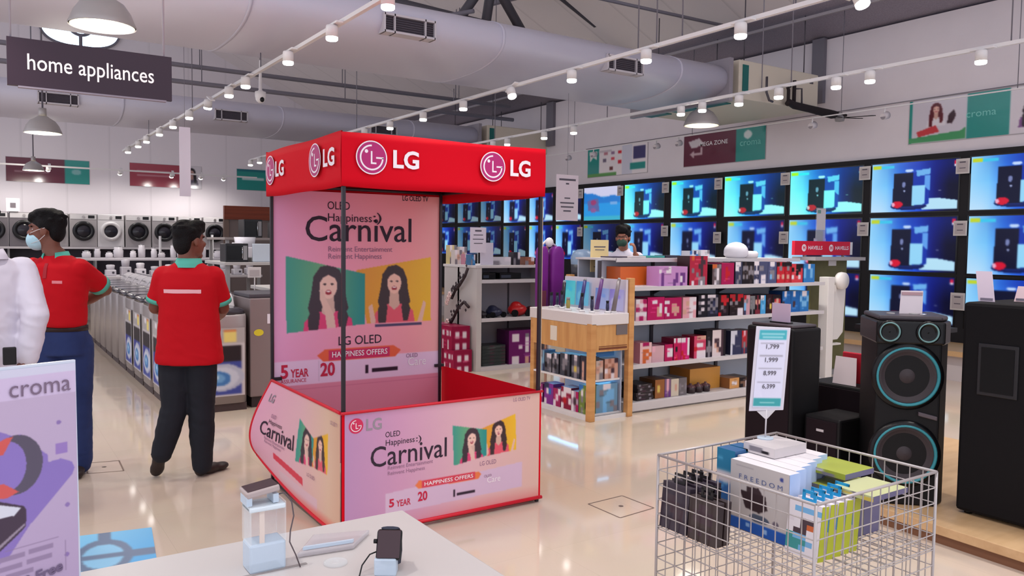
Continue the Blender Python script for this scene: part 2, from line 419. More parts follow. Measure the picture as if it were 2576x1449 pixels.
# ---------------------------------------------------------------- pipes, truss, conduits overhead
for z, lab in ((4.19, 'upper of two grey pipes running across before the gable wall'), (3.92, 'lower of two grey pipes running across before the gable wall')):
    py = 13 if z > 4 else 12.88
    p = tag(MB().cyl((-4, py, z), (8.6, py, z), .035, n=10).build('overhead_pipe', m_steel), lab, 'pipe')
    for x in (2.9, 5.2, 7.4): MB().cyl((x, py, z+.03), (x, py, 6.0), .008, n=6).build('hanger_rod', m_steel, p)
t = athing('roof_truss', 'dark steel roof truss above the nearest duct', 'roof truss', (5.5, 10.6, 5.0))
ch = MB(); ch.tube([(4.6, 10.6, 5.0), (9.6, 10.6, 4.75)], .06, 6); ch.build('bottom_chord', m_dsteel, t)
MB().tube([(5.0, 10.6, 6.9), (9.6, 10.6, 4.86)], .06, 6).build('top_chord', m_dsteel, t)
for x0, x1 in ((7.25, 6.0), (6.55, 6.75), (6.1, 6.9)):
    MB().tube([(x0, 10.6, 5.34-.0517*(x0+2)), (x1, 10.6, 8.4-.4425*(x1-1.6)-.02)], .075, 6).build('web', m_dsteel, t)
for (a, b, r), lab in zip((((7.2, 11.6, 5.55), (7.85, 6.5, 5.25), .05), ((6.6, 8.6, 4.9), (9.5, 8.2, 4.78), .025), ((3.4, 12.4, 4.4), (5.5, 9.2, 4.6), .03)),
                          ('grey roof brace right of the dark truss', 'thin conduit with a clip under the white roof', 'light grey conduit slanting behind the left track rail')):
    tag(MB().cyl(a, b, r, n=8).build('conduit', m_steel), lab, 'conduit')
# insulated refrigerant pipes of the near air handler
t = athing('insulated_pipe', 'black insulated pipes dropping from the cream air handler', 'pipe', (9.4, 7.0, 3.3))
rub = M('black_foam_lagging', S(30, 22, 26), .9)
MB().tube([(9.10, 7.0, 3.47), (9.13, 7.0, 3.50), (9.24, 7.0, 3.47), (9.6, 7.0, 3.455), (10.1, 7.0, 3.43), (10.42, 7.0, 3.45)], [.035, .045, .05, .05, .06, .02], 10).build('long_run', rub, t)
MB().tube([(9.24, 7.0, 3.80), (9.24, 7.0, 3.47)], .025, 10).build('riser', rub, t)
MB().tube([(9.10, 7.0, 3.70), (9.12, 7.0, 3.66), (9.12, 7.0, 3.5)], .022, 10).tube([(9.0, 7.0, 3.70), (9.16, 7.0, 3.715)], .02, 8).build('riser', rub, t)
MB().tube([(9.24, 7.0, 3.69), (9.40, 7.0, 3.71), (9.41, 7.0, 3.5)], .012, 8).build('drain_pipe', m_dsteel, t)
MB().tube([(8.67, 7.0, 3.78), (8.67, 7.0, 3.58), (8.73, 7.0, 3.48), (8.8, 7.0, 3.47)], .016, 8).build('hose', m_dsteel, t)
t = athing('wall_fan', 'dark bladed wall fan hanging at the black pipe end', 'fan', (10.3, 6.9, 3.33))
MB().lathe((10.2, 6.95, 3.33), [(.001, .0), (.06, .01), (.07, .05), (.04, .09), (.001, .1)], 16).cyl((10.2, 6.95, 3.42), (10.2, 6.95, 3.46), .02).build('hub', m_grey, t)
for dx, dz in ((-.42, -.03), (.14, .0)):
    d = 1 if dx > 0 else -1
    MB().prism([(10.2+d*.05, 6.87, 3.375), (10.2+d*.05, 6.93, 3.385), (10.2+dx, 6.80, 3.37+dz), (10.2+dx, 6.68, 3.355+dz)], (0, 0, .01)).build('blade', m_mat, t, recalc=True)
MB().prism([(10.19, 6.9, 3.375), (10.23, 6.9, 3.385), (10.28, 6.45, 3.36), (10.18, 6.45, 3.35)], (0, 0, .01)).build('blade', m_mat, t, recalc=True)

# ---------------------------------------------------------------- track lighting
def rail(x, y0, y1, hang, label):
    r = tag(MB().box(x-.018, y0, 3.24, x+.018, y1, 3.272).build('light_track', m_wmetal), label, 'light track')
    for y in hang: MB().cyl((x, y, 3.27), (x, y, 3.425 if 7.1 < y < 8.9 else 3.51 if 14.3 < y < 16.1 else 8.55-max(0, x-1.6)*.478), .006, n=6).build('hanger_rod', m_steel, r)
    return r
rail(2.40, -.4, 17.2, (5.45, 8.15, 11.2, 14.4), 'white light track on the left, running over the aisle to the washers')
rail(4.87, -.4, 17.3, (3.7, 4.8, 5.1, 5.33, 8.6, 11.6), 'white light track in the middle, passing over the red canopy')
rail(7.14, .4, 12.2, (3.3, 5.45, 5.83, 8.4, 11.23), 'white light track on the right, nearest the television wall')
def head():
    t = thing('track_spotlight', None, 'spotlight')
    MB().box(-.002, -.10, .112, .055, .10, .128).build('adapter', m_wmetal, t, .004)
    h = MB().lathe((0, 0, 0), [(.043, .018), (.047, .016), (.047, .09), (.043, .105), (.001, .108)], 20).cyl((0, 0, .10), (.02, 0, .115), .012, n=8)
    h.build('housing', m_wmetal, t)
    MB().lathe((0, 0, 0), [(.0465, .018), (.0465, -.002), (.040, -.010), (.001, -.013)], 20).build('lens', m_lens, t)
    return t
h0 = head()
spot = bpy.data.lights.new('spot_beam', 'SPOT'); spot.energy = SPOT_W; spot.spot_size = math.radians(105); spot.spot_blend = .8; spot.shadow_soft_size = .05; spot.color = (1, .955, .905)
used = [False]
spot_far = spot.copy(); spot_far.energy = SPOT_W*1.3
def place_head(x, y, label, tilt=0, z=3.12, light=True, lamp=spot):
    o = h0 if not used[0] else dup(h0); used[0] = True
    o.location = (x, y, z); o['label'] = label; o['group'] = 'track spotlights'
    if tilt:
        o.rotation_euler = (tilt, 0, 0)
    if light:
        l = bpy.data.objects.new('spot_beam', lamp); COL.objects.link(l); l.location = (x, y, z-.012); l.rotation_euler = (tilt, 0, 0)
for i, y in enumerate((5.02, 6.04, 7.09, 8.44, 9.09, 10.06, 11.06, 12.09, 13.09, 14.2, 15.0, 16.1)):
    place_head(2.33, y, 'white spotlight, %s from the near end of the left track' % ord_(i), .35 if i == 5 else 0)
for i, y in enumerate((3.13, 4.13, 5.15, 6.18, 7.21, 8.25, 9.27, 10.26, 11.14, 16.41, 17.06)):
    place_head(4.80, y, 'white spotlight, %s from the near end of the middle track' % ord_(i), -.4 if i in (0, 4) else 0)
for i, y in enumerate((3.5, 4.51, 4.87, 5.55, 6.08, 6.62, 6.96, 9.04, 9.75, 10.75, 11.18)):
    place_head(7.07, y, 'white spotlight, %s from the near end of the right track' % ord_(i))
rail(-.06, -.6, 10.4, (1.2, 4.6), 'added white light track just left of the picture, over the left aisle')  # out-of-view track and the heads below, added to brighten the foreground
for x, ys, nm in ((2.33, (4.0, 3.0, 2.0, 1.0, 0), 'left'), (4.80, (2.1, 1.1, .1), 'middle'), (7.07, (2.5, 1.5), 'right'), (-.12, (.1, 1.6, 3.1, 4.6, 6.1, 7.6, 9.1), 'outermost')):
    for i, y in enumerate(ys): place_head(x, y, 'added white spotlight outside the picture on the %s track, %s of its kind' % (nm, ord_(i)))
r = tag(MB().box(-1, 21.43, 3.195, 6.2, 21.49, 3.23).build('light_track', m_wmetal), 'far white light track across the washer wall', 'light track')
for i, x in enumerate((.2, 1.42, 2.93, 4.1, 4.8, 5.36)):
    place_head(x, 21.54, 'white spotlight, %s from the left on the far cross track' % ord_(i), .75, lamp=spot_far)

rw = tag(MB().box(9.708, 3.8, 3.342, 9.722, 13.6, 3.356).build('light_track', m_wmetal), 'thin white light track along the right wall before the banners', 'light track')
for y in (4.4, 6.6, 9.3, 12.4): MB().cyl((9.715, y, 3.355), (9.715, y, 4.78), .005, n=6).build('hanger_rod', m_steel, rw)
w0 = None
for i, y in enumerate((5.97, 7.04, 9.6, 10.12, 11.8, 12.58)):
    if w0 is None:
        w0 = thing('wall_spotlight', None, 'spotlight', group='unlit spotlights along the right wall')
        MB().cyl((-.03, 0, -.02), (.06, 0, .01), .042, .05, 18).build('housing', C3(206, 198, 202, .4), w0); MB().cyl((.0, 0, .02), (.015, 0, .095), .01, n=8).build('stem', m_wmetal, w0); MB().lathe((-.0305, 0, -.02), [(.001, 0), (.034, 0)], 18, 0, (Vector((0, 1, 0)), Vector((0, 0, 1)), Vector((-1, 0, 0)))).build('cooling_grille', C3(140, 132, 138, .5), w0); o = w0
    else: o = dup(w0)
    o.location = (9.70, y, 3.25); o['label'] = 'unlit white spotlight turned to the right wall, %s from the near end' % ord_(i)

# ---------------------------------------------------------------- pendants, camera, hanging signs
m_alu = M('spun_aluminium', S(176, 170, 168), .42, metal=.35)
def pendant(x, y, z, label, k=1.0, top=None):
    t = thing('pendant_lamp', label, 'pendant lamp', (x, y, z), 'high bay pendant lamps')
    sc = lambda L: [(a*k, c*k) for a, c in L]
    MB().lathe((0, 0, 0), sc([(.275, 0), (.278, .012), (.262, .05), (.235, .12), (.18, .20), (.10, .25), (.075, .27), (.07, .27), (.095, .24), (.17, .19), (.225, .12), (.25, .05), (.262, .012), (.262, .0)]), 36).build('lamp_shade', m_alu, t)
    MB().lathe((0, 0, 0), sc([(.001, .012), (.26, .012)]), 36).build('diffuser', M('warm_diffuser', S(255, 248, 206), .5, emit=.55), t)
    if not top: MB().cyl((0, 0, .25*k), (0, 0, .40*k), .06*k, .055*k, 20).build('gear_housing', m_alu, t)
    MB().cyl((0, 0, (.25 if top else .40)*k), (0, 0, (top or 8.5-max(0, x-1.6)*.478)-z), .012, n=8).build('stem', m_steel, t)
    l = bpy.data.lights.new('pendant_glow', 'POINT'); l.energy = PENDANT_W*(.25 if top else 1); l.shadow_soft_size = .2; l.color = (1, .95, .85)
    o = bpy.data.objects.new('pendant_glow', l); COL.objects.link(o); o.location = (x, y, z-.06)
pendant(.80, 6.62, 3.10, 'largest and nearest pendant lamp, above the home appliances sign', .82)
pendant(.81, 13.1, 3.02, 'aluminium dome pendant lamp hanging left of the far duct', .87)
pendant(1.10, 21.0, 3.06, 'small distant pendant lamp before the maroon and teal banner', .78)
pendant(7.96, 7.46, 3.13, 'aluminium pendant lamp hanging below the end of the nearest duct', .84, 3.46)
t = athing('security_camera', 'white dome security camera hanging by the left track', 'security camera', (2.69, 9.15, 3.1))
MB().lathe((2.69, 9.15, 3.17), [(.055, -.02), (.06, 0), (.06, .05), (.03, .06), (.02, .07), (.012, .4)], 18).ell((2.69, 9.15, 3.15), (.055, .055, .055), 0, 14).build('body', m_white, t)
MB().ell((2.695, 9.105, 3.13), (.026, .026, .03), 0, 12).build('lens', m_satin, t)
MB().cyl((2.69, 9.15, 3.2), (2.69, 9.15, 7.95), .008, n=6).build('drop_rod', m_steel, t)

t = athing('hanging_sign', 'dark purple hanging sign reading home appliances', 'sign', (.556, 5.0, 2.345))
MB().box(.152, 5.0, 2.352, .96, 5.03, 2.602).build('board', M('aubergine_board', S(52, 30, 46), .4), t)
MB().box(.20, 5.0, 2.343, .93, 5.03, 2.352).build('edge_strip', C3(150, 140, 152), t)
txt('home appliances', .12, (.553, 5.0, 2.478), (1, 0, 0), (0, 0, 1), M('sign_white', S(255, 248, 244), .5, emit=.35), t, fit=.62, bold=.004)
for x in (.17, .92): MB().cyl((x, 5.015, 2.6), (x, 5.015, 8.1), .006, n=6).build('hanger_rod', C3(180, 172, 182), t)
def card(name, label, cat, x0, x1, y, z0, z1, col=(226, 218, 224), lines=(), rod=None, head=None, yaw=0):
    t = athing(name, label, cat, ((x0+x1)/2, y, z0))
    MB().box(x0, y, z0, x1, y+.006, z1).build('sheet', C3(*col, .5), t)
    if head: MB().box(x0+.01, y-.0015, z1-head[0], x1-.01, y, z1-.01).build('heading', C3(*head[1], .5), t)
    if lines:
        b = MB()
        for zz, w, h in lines: b.box((x0+x1-w)/2, y-.001, zz-h/2, (x0+x1+w)/2, y, zz+h/2)
        b.build('print', m_ink, t)
    if rod: MB().cyl(((x0+x1)/2, y+.003, z1), ((x0+x1)/2, y+.003, rod), .002, n=6).build('cord', m_steel, t)
    return t
card('hanging_notice', 'narrow grey hanging notice in front of the washer wall', 'notice', 1.695, 1.80, 8.5, 1.985, 2.67, (206, 196, 208), rod=3.46)
card('hanging_notice', 'white hanging notice sheet before the televisions, right of the canopy', 'notice', 6.0, 6.345, 8.0, 1.85, 2.42, (222, 206, 212),
     ((2.36, .26, .025), (2.31, .05, .02), (2.13, .09, .016), (2.07, .22, .018), (2.02, .2, .018), (1.97, .12, .018)), rod=3.45)
# ================================================================ wall banners
def banner(label, p, org, ux, W, H):
    t = athing('wall_banner', label, 'banner', (org[0], org[1], org[2]-H))
    n = Vector(ux).cross(Vector((0, 0, -1))).normalized()          # towards the room
    if n.dot(Vector((5, 8, 3))-Vector(org)) < 0: n = -n
    o = Vector(org)
    p.build('print', MPG, t, o, ux, (0, 0, -1), W, H)
    c = o+Vector(ux)*W/2-Vector((0, 0, H/2))-n*.012
    MB().obox(c, Vector(ux)*(W/2+.01), n*.009, Vector((0, 0, H/2+.01))).build('frame', C3(176, 170, 174, .5), t)
    return t, n
MPG = attr_mat('print_glossy', .16, spec=.5)
TEAL, MAR = (42, 142, 134), (98, 40, 58)
def word(t, body, org, size, mat, ux, fit=None, bold=0): return txt(body, size, org, ux, (0, 0, 1), mat, t, fit=fit, bold=bold)
m_wink = M('white_ink', S(222, 218, 222), .6)
m_lteal = M('pale_teal_ink', S(120, 196, 188), .6)
# right wall: u runs from far to near (towards -Y), which is left to right for the viewer
U = Vector((0, -1, 0)); XF = XW-.012
p = Pic(120, 40, 2.6, (232, 224, 226)); p.rect(0, 0, .2, 1, TEAL).rect(.0, .9, .5, 1, (90, 150, 80)).rect(.20, .1, .42, .16, (200, 190, 196))
for k, (x, y, c) in enumerate(((.32, .2, (190, 130, 140)), (.44, .22, (150, 120, 150)), (.56, .2, (210, 50, 60)), (.3, .45, (120, 110, 130)), (.44, .42, (220, 90, 100)), (.56, .55, (208, 50, 66)), (.42, .75, (110, 60, 60)), (.67, .2, (70, 60, 80)))): p.rect(x-.03, y-.05, x+.03, y+.05, c)
p.rect(.78, .1, .97, .5, (70, 66, 110)).rect(.6, .0, .76, 1, (206, 206, 220)).rect(.73, .65, .97, .85, TEAL).poly([(.03, .1), (.17, .1), (.16, .4), (.10, .3), (.04, .45)], (214, 220, 216))
banner('teal edged offer banner on the right wall, smallest and farthest', p, (XF, 12.86, 3.48), U, 1.75, .56)
p = Pic(120, 40, 3.2, MAR); p.rect(.66, 0, 1, 1, TEAL).poly([(.08, .62), (.14, .5), (.14, .58), (.22, .58), (.22, .42), (.25, .42), (.25, .67), (.14, .67), (.14, .76)], (196, 170, 176)).poly([(.06, .2), (.2, .12), (.26, .3), (.18, .4), (.1, .42)], (206, 198, 202)).ell(.8, .2, .05, .13, (214, 226, 224))
t, n = banner('maroon and teal arrow banner in the middle of the right wall', p, (XF, 10.18, 3.475), U, 1.76, .53)
word(t, 'MEGA ZONE', (XF, 9.50, 3.30), .1, m_wink, U, .62, .01); word(t, 'croma', (XF, 8.72, 3.24), .15, m_lteal, U, .42, 0)
p = Pic(150, 60, 2.55, TEAL); p.rect(.0, 0, .46, 1, (206, 200, 210)).rect(0, 0, .02, 1, TEAL).poly([(0, .88), (.42, .8), (.46, .72), (.46, 1), (0, 1)], (70, 150, 96))
woman(p, .22, .12, .42, (92, 26, 34), (226, 180, 164), (222, 216, 222), None); p.poly([(.06, .74), (.22, .62), (.25, .78), (.08, .86)], (196, 60, 66)).poly([(.32, .42), (.36, .3), (.38, .44), (.35, .62), (.31, .6)], (60, 36, 44))
p.rect(.78, 0, 1, 1, (214, 206, 212)); woman(p, .95, .1, .62, (40, 20, 30), (206, 150, 132), (120, 70, 130), 'cheek')
t, n = banner('large banner with smiling women beside teal at the right end of the wall', p, (XF, 6.06, 3.51), U, 1.62, .56)
word(t, 'croma', (XF, 5.14, 3.25), .13, m_lteal, U, .36)
MB().tube([(XF-.02, 12.9, 3.5), (XF-.02, 4.2, 3.53)], .006, 6).build('hanging_rail', m_steel, t)
# far wall
YF = YB-.012; V = Vector((1, 0, 0))
p = Pic(100, 32, 3, MAR); p.rect(.7, 0, 1, 1, TEAL).ell(.84, .5, .06, .12, (120, 170, 170)).rect(.1, .55, .5, .6, (150, 110, 120))
banner('maroon and teal banner on the far wall behind the pendant lamps', p, (.64, YF, 3.53), V, 1.81, .59)
p = Pic(100, 32, 3, (156, 62, 78)); p.rect(.7, 0, 1, 1, (206, 200, 206)).rect(.1, .3, .55, .36, (190, 140, 150)).rect(.1, .5, .6, .55, (186, 130, 140)); woman(p, .86, .1, .6, (30, 26, 30), (200, 160, 150), (90, 80, 100), None)
banner('rose red banner on the far wall behind the hanging notice', p, (3.40, YF, 3.56), V, 1.80, .60)
p = Pic(80, 32, 1.8, TEAL); p.rect(.1, .4, .5, .5, (190, 210, 210)).rect(.65, .2, .95, .7, (210, 220, 222)).rect(0, 0, 1, .12, (30, 110, 120))
banner('teal offer banner on the far wall left of the red canopy', p, (6.16, YF, 3.57), V, 1.5, .58)

# ================================================================ televisions on the right wall
def scr_jug(vis=0):
    p = Pic(128, 72, 1.78)
    p.grad([(0, (150, 214, 255)), (.18, (120, 200, 255)), (.34, (60, 140, 250)), (.55, (34, 84, 220)), (.75, (10, 20, 110)), (.9, (4, 6, 44)), (1, (3, 5, 36))])
    f = np.clip((p.Y-.45)*1.7, 0, 1)[..., None]*np.clip((.45-p.X)*3, 0, 1)[..., None]; p.c = p.c*(1-.8*f)+np.array((206, 232, 255))*.8*f
    k = np.clip((.5-p.Y)*1.2, 0, .5)[..., None]*np.clip(p.X*2, 0, 1)[..., None]; p.c = p.c*(1-k)+np.array((16, 40, 150))*k
    p.poly([(.66, .74), (.82, .75), (1, .80), (1, .97), (.6, .97)], (184, 228, 250))
    p.ell(.45, .89, .21, .075, (12, 26, 90)).ell(.45, .86, .205, .06, (20, 40, 110))
    p.poly([(.27, .22), (.50, .22), (.52, .30), (.52, .9), (.26, .9)], (12, 16, 46)).poly([(.5, .22), (.66, .16), (.68, .34), (.68, .86), (.5, .88)], (22, 54, 170))
    p.poly([(.53, .18), (.69, .15), (.695, .26), (.54, .3)], (110, 178, 240)).poly([(.63, .28), (.69, .28), (.69, .6), (.63, .5)], (96, 160, 240))
    p.poly([(.49, .48), (.64, .48), (.64, .82), (.62, .86), (.49, .88)], (150, 216, 252))
    p.ell(.39, .45, .02, .06, (120, 130, 180)).ell(.40, .58, .012, .02, (170, 180, 220)).ell(.45, .17, .05, .03, (196, 220, 255))
    p.ell(.32, .85, .065, .07, (214, 20, 52)).ell(.27, .85, .02, .04, (240, 170, 200))
    p.rect(.01, .04, .11, .10, (196, 214, 40)).rect(.11, .05, .27, .10, (60, 200, 240))
    p.rect(.95, .03, .99, .10, (214, 30, 70)).rect(.95, .10, .99, .15, (230, 220, 240))
    p.ell(.80, .60, .014, .008, (150, 150, 170))
    if vis == 1: p.c = p.c*.62
    if vis == 2: p.c = np.clip(p.c*np.array((.85, 1.12, 1.05))+np.array((0, 22, 0)), 0, 255)
    return p
def scr_lake():
    p = Pic(64, 36, 1.78); p.c[:] = (60, 150, 220); p.rect(0, 0, 1, .3, (206, 206, 236)).poly([(0, .16), (.3, .2), (.55, .34), (.75, .26), (1, .3), (1, .5), (0, .5)], (36, 120, 206))
    p.rect(0, .5, 1, 1, (40, 150, 226)).poly([(.1, .4), (.4, .34), (.44, .74), (.12, .7)], (92, 100, 160)).ell(.27, .46, .08, .08, (150, 60, 110)).ell(.27, .7, .08, .07, (140, 90, 150)).rect(.72, .46, .92, .54, (120, 170, 226)).rect(0, .88, 1, 1, (60, 176, 206)); return p
m_bezel = M('glossy_black_bezel', S(12, 12, 16), .25)
SCREENS = [scr_jug(0), scr_jug(1), scr_jug(2), scr_lake()]
smesh = {}
def tv(y0, y1, z0, z1, pic, label):
    w, h = y1-y0, z1-z0
    t = thing('wall_television', label, 'television', (10.40, (y0+y1)/2, z0-.015), 'televisions on the wall')
    key = (round(w, 2), round(h, 2), pic)
    if key not in smesh:
        b = MB().box(.0, -w/2-.02, 0, .035, w/2+.02, h+.03).mesh('case', [m_bezel])
        fr = MB().box(-.006, -w/2-.02, 0, 0, w/2+.02, .014).box(-.006, -w/2-.02, h+.016, 0, w/2+.02, h+.03).box(-.006, -w/2-.02, .014, 0, -w/2, h+.016).box(-.006, w/2, .014, 0, w/2+.02, h+.016).mesh('bezel', [m_bezel])
        o = SCREENS[pic].build('screen', SCR, None, (-.002, w/2, h+.015), (0, -1, 0), (0, 0, -1), w, h)
        smesh[key] = (b, fr, o.data); bpy.data.objects.remove(o)
    b, fr, sc = smesh[key]
    link('case', b, t, .004); link('bezel', fr, t); link('screen', sc, t)
    return t
COLS = [(4.02, 5.207), (5.354, 6.548), (6.686, 7.891), (7.99, 9.192), (9.356, 10.423), (10.602, 11.674), (11.789, 12.911), (13.0, 13.86), (13.98, 14.86), (15.0, 15.92), (16.04, 16.96), (17.08, 18.1), (18.25, 19.3)]
ROWS = [(2.045, 2.705), (1.245, 1.965), (.56, 1.185)]
ROWN = ['top', 'middle', 'bottom']
for c, (y0, y1) in enumerate(COLS):
    for r, (z0, z1) in enumerate(ROWS):
        if c >= 3 and r == 2: continue
        dy = {(1, 4): .0, (1, 3): .09, (2, 1): .03}.get((r, c), 0)
        pic = 3 if (c, r) in ((6, 0),) else 2 if (c, r) in ((2, 0), (3, 0), (5, 0), (4, 0)) else 1 if c > 8 and (c+r) % 2 == 0 or (c, r) in ((6, 1), (10, 1), (11, 0)) else 0
        pics = {3: 'a lake scene', 2: 'a bright cyan juicer picture', 1: 'a dim juicer picture', 0: 'a blue juicer picture'}[pic]
        zz = z0 if c < 4 else z0+.03*(c > 9)
        tv(y0, y1-dy, zz, z1-(.04 if c > 6 and r == 0 else 0), pic, 'wall television with %s, %s row, %s column from the right' % (pics, ROWN[r], ord_(c)))
def price_tag(x, y, z, w, h, label):
    t = athing('price_tag', label, 'price tag', (x, y, z))
    MB().box(x, y-w/2, z, x+.008, y+w/2, z+h).build('holder', C3(206, 200, 196, .5), t, .003)
    MB().box(x-.002, y-w/2+.02, z+.02, x, y+w/2-.02, z+h-.03).build('paper', C3(182, 172, 172, .6), t)
    MB().box(x-.003, y-w*.22, z+h*.72, x-.002, y+w*.22, z+h*.80).box(x-.003, y-w*.22, z+h*.35, x-.002, y+w*.22, z+h*.40).build('print', m_ink, t)
    MB().box(x+.008, y-.012, z+h*.5, 10.445, y+.012, z+h*.5+.02).build('arm', m_black, t)
    return t
for c in range(7):
    y = (COLS[c][1]+COLS[c+1][0])/2
    price_tag(10.33, y, 2.50, .17, .19, 'grey price tag between televisions, top row, %s gap from the right' % ord_(c))
    price_tag(10.33, y, 1.72 if c not in (2, 3) else 1.60, .17, .19, 'grey price tag between televisions, middle row, %s gap from the right' % ord_(c))
price_tag(10.30, 5.26, .78, .18, .22, 'white price tag above the black party speaker')
t = athing('display_plinth', 'long wooden plinth running below the televisions', 'plinth', (9.9, 11, 0))
MB().box(9.45, 3.2, .30, XW-.06, 20.5, .36).build('top', M('pine_plank', S(206, 166, 120), .5, noise=(3, S(190, 148, 102), .7, (1, .1, 6))), t)
MB().box(9.55, 3.25, 0, XW-.06, 20.4, .30).build('base', C3(206, 196, 196), t)

# ================================================================ washing machines
m_wash = C3(206, 202, 204, .4); m_wgrey = C3(160, 154, 156, .4); m_dglass = M('dark_door_glass', S(40, 38, 46), .12)
def front_loader(body, ring, name='front_loader'):
    t = thing('washing_machine', None, 'washing machine', (0, 0, 0))
    MB().box(-.295, 0, 0, .295, .55, .80).build('cabinet', body, t, .012)
    f = (Vector((1, 0, 0)), Vector((0, 0, 1)), Vector((0, -1, 0)))
    MB().box(-.28, -.006, .67, .28, .004, .785).build('control_panel', m_wash, t)
    MB().box(.10, -.010, .695, .24, -.004, .765).build('display', m_black, t)
    MB().cyl((.0, -.02, .73), (.0, -.004, .73), .03, n=16).build('dial', m_silver, t)
    d = MB().lathe((0, 0, .385), [(.15, .01), (.16, .045), (.205, .05), (.235, .03), (.24, -.005)], 32, 0, f).build('door', ring, t)
    MB().lathe((0, 0, .385), [(.001, .055), (.09, .045), (.155, .012)], 32, 0, f).build('door_glass', m_dglass, d)
    MB().box(-.27, -.004, .03, .27, .004, .09).build('kick_panel', body, t)
    return t
fl = [front_loader(m_wgrey, m_black), front_loader(m_wash, m_wash), front_loader(C3(108, 102, 108, .35), m_black)]
used_fl = [False]*3
xs = [(-.28, 2), (.33, 2), (.94, 2), (1.55, 0), (2.17, 0), (2.77, 1), (3.39, 0), (4.0, 0), (4.62, 0), (5.24, 0)]
for i, (x, k) in enumerate(xs):
    o = fl[k] if not used_fl[k] else dup(fl[k]); used_fl[k] = True
    o.location = (x, 21.95, 1.35); o['label'] = '%s front loading washing machine, %s from the left on the far ledge' % (('grey', 'white', 'dark grey')[k], ord_(i)); o['group'] = 'front loaders on the far ledge'
t = athing('washer_ledge', 'dark shelving with a pale ledge carrying the far row of washing machines', 'shelf', (2.4, 22.3, 0))
MB().box(-1.2, 21.85, 1.30, 6.3, 22.9, 1.35).build('ledge', C3(206, 200, 204), t)
MB().box(-1.2, 22.3, 0, 6.3, 22.34, 1.30).build('back_panel', C3(58, 54, 66, .7), t)
for x in (-1.2, .6, 2.4, 4.2, 6.2): MB().box(x, 21.9, 0, x+.04, 22.3, 1.30).build('upright', m_grey, t)

t = athing('price_card', 'small white price card standing on a dark grey front loader at the left edge', 'price card', (.72, 21.95, 2.15)); MB().box(.59, 21.95, 2.16, .86, 21.96, 2.47).build('card', m_paper, t); MB().box(.67, 21.945, 2.25, .78, 21.95, 2.36).build('printed_square', C3(120, 112, 120), t); MB().box(.62, 21.93, 2.15, .83, 21.99, 2.165).build('foot', m_grey, t)
def top_loader(sticker=True):
    t = thing('top_loader', None, 'washing machine', (0, 0, 0))
    m_b = M('silver_grey_cabinet', S(158, 150, 150), .3, metal=.25)
    b = MB(); b.loft([(0, 0, .07, .275, .28, 0), (0, 0, .86, .275, .28, 0), (0, 0, .88, .27, .275, 0)], n=40, e=8); b.build('cabinet', m_b, t)
    MB().box(-.26, -.265, 0, .26, .265, .07).build('base', C3(70, 56, 56, .6), t)
    l = MB(); l.loft([(0, 0, .88, .272, .278, 0), (0, 0, .92, .262, .268, 0), (0, -.02, .935, .22, .2, 0)], n=40, e=6); l.build('lid', M('dark_lid', S(54, 50, 58), .15), t)
    k = MB(); k.prism([(-.265, .13, .90), (-.265, .27, .90), (-.265, .27, 1.04), (-.265, .20, 1.0)], (.53, 0, 0)); k.build('control_panel', C3(176, 170, 174, .3), t, .006, True)
    MB().box(-.10, .155, .985, .10, .17, .99).build('display', m_black, t)
    if sticker:
        p = Pic(40, 60, .66, (196, 190, 192)); p.rect(0, 0, 1, .22, (170, 164, 164)).rect(.06, .26, .94, .5, (44, 36, 40)).rect(.06, .5, .94, .97, (66, 76, 150)).ell(.55, .72, .44, .2, (176, 180, 198)).ell(.52, .73, .36, .16, (196, 200, 214)).ell(.48, .74, .24, .11, (70, 120, 180)).ell(.46, .73, .15, .07, (110, 160, 206)).ell(.44, .72, .06, .03, (190, 216, 232)).poly([(.06, .5), (.5, .5), (.2, .62), (.06, .8)], (56, 60, 140)).rect(.6, .02, .84, .2, (226, 206, 120)).rect(.6, .02, .84, .06, (206, 130, 80)).rect(.28, .03, .52, .1, (220, 214, 220))
        p.build('sticker', MPM, t, (-.21, -.2815, .76), (1, 0, 0), (0, 0, -1), .45, .62)
    return t
tl = top_loader()
tl.location = (1.78, 7.68, 0); tl['label'] = 'nearest top loading washing machine, its blue drum sticker facing the camera'; tl['group'] = 'top loaders in the aisle row'
tp = top_loader(False)
tp.location = (1.705, 8.27+4*.58, 0); tp.rotation_euler = (0, 0, -PI/2); tp['label'] = 'grey top loading washing machine without sticker, nearest plain one in the aisle row'; tp['group'] = 'top loaders in the aisle row'
for i in range(10):
    if i == 4: continue
    dup(tl if i < 4 else tp, (1.705, 8.27+i*.58, 0), 'grey top loading washing machine, %s in the aisle row behind the nearest one' % ord_(i), -PI/2)
for i in range(9):
    dup(tp, (2.32, 8.32+i*.62, 0), 'top loading washing machine in the second row, %s from the near end' % ord_(i), PI/2)
t = athing('steel_fridge', 'brown grey steel appliance with a yellow oval sticker, between washer and canopy', 'refrigerator', (2.36, 7.7, 0))
MB().box(2.08, 7.44, .10, 2.68, 8.0, 1.02).build('cabinet', M('brown_steel', S(132, 118, 118), .35, metal=.2), t, .012)
MB().box(2.10, 7.47, 0, 2.66, 7.98, .10).build('base', C3(52, 42, 44, .6), t)
MB().box(2.08, 7.46, 1.02, 2.68, 8.0, 1.06).build('top_panel', m_dsteel, t, .01)
MB().lathe((2.16, 7.438, .70), [(.001, 0), (.045, 0)], 20, 0, (Vector((1, 0, 0)), Vector((0, 0, .7)), Vector((0, -1, 0)))).build('oval_sticker', C3(214, 196, 46, .5), t)
MB().box(2.24, 7.437, .78, 2.28, 7.44, .87).build('paper_sticker', C3(226, 220, 230, .5), t)
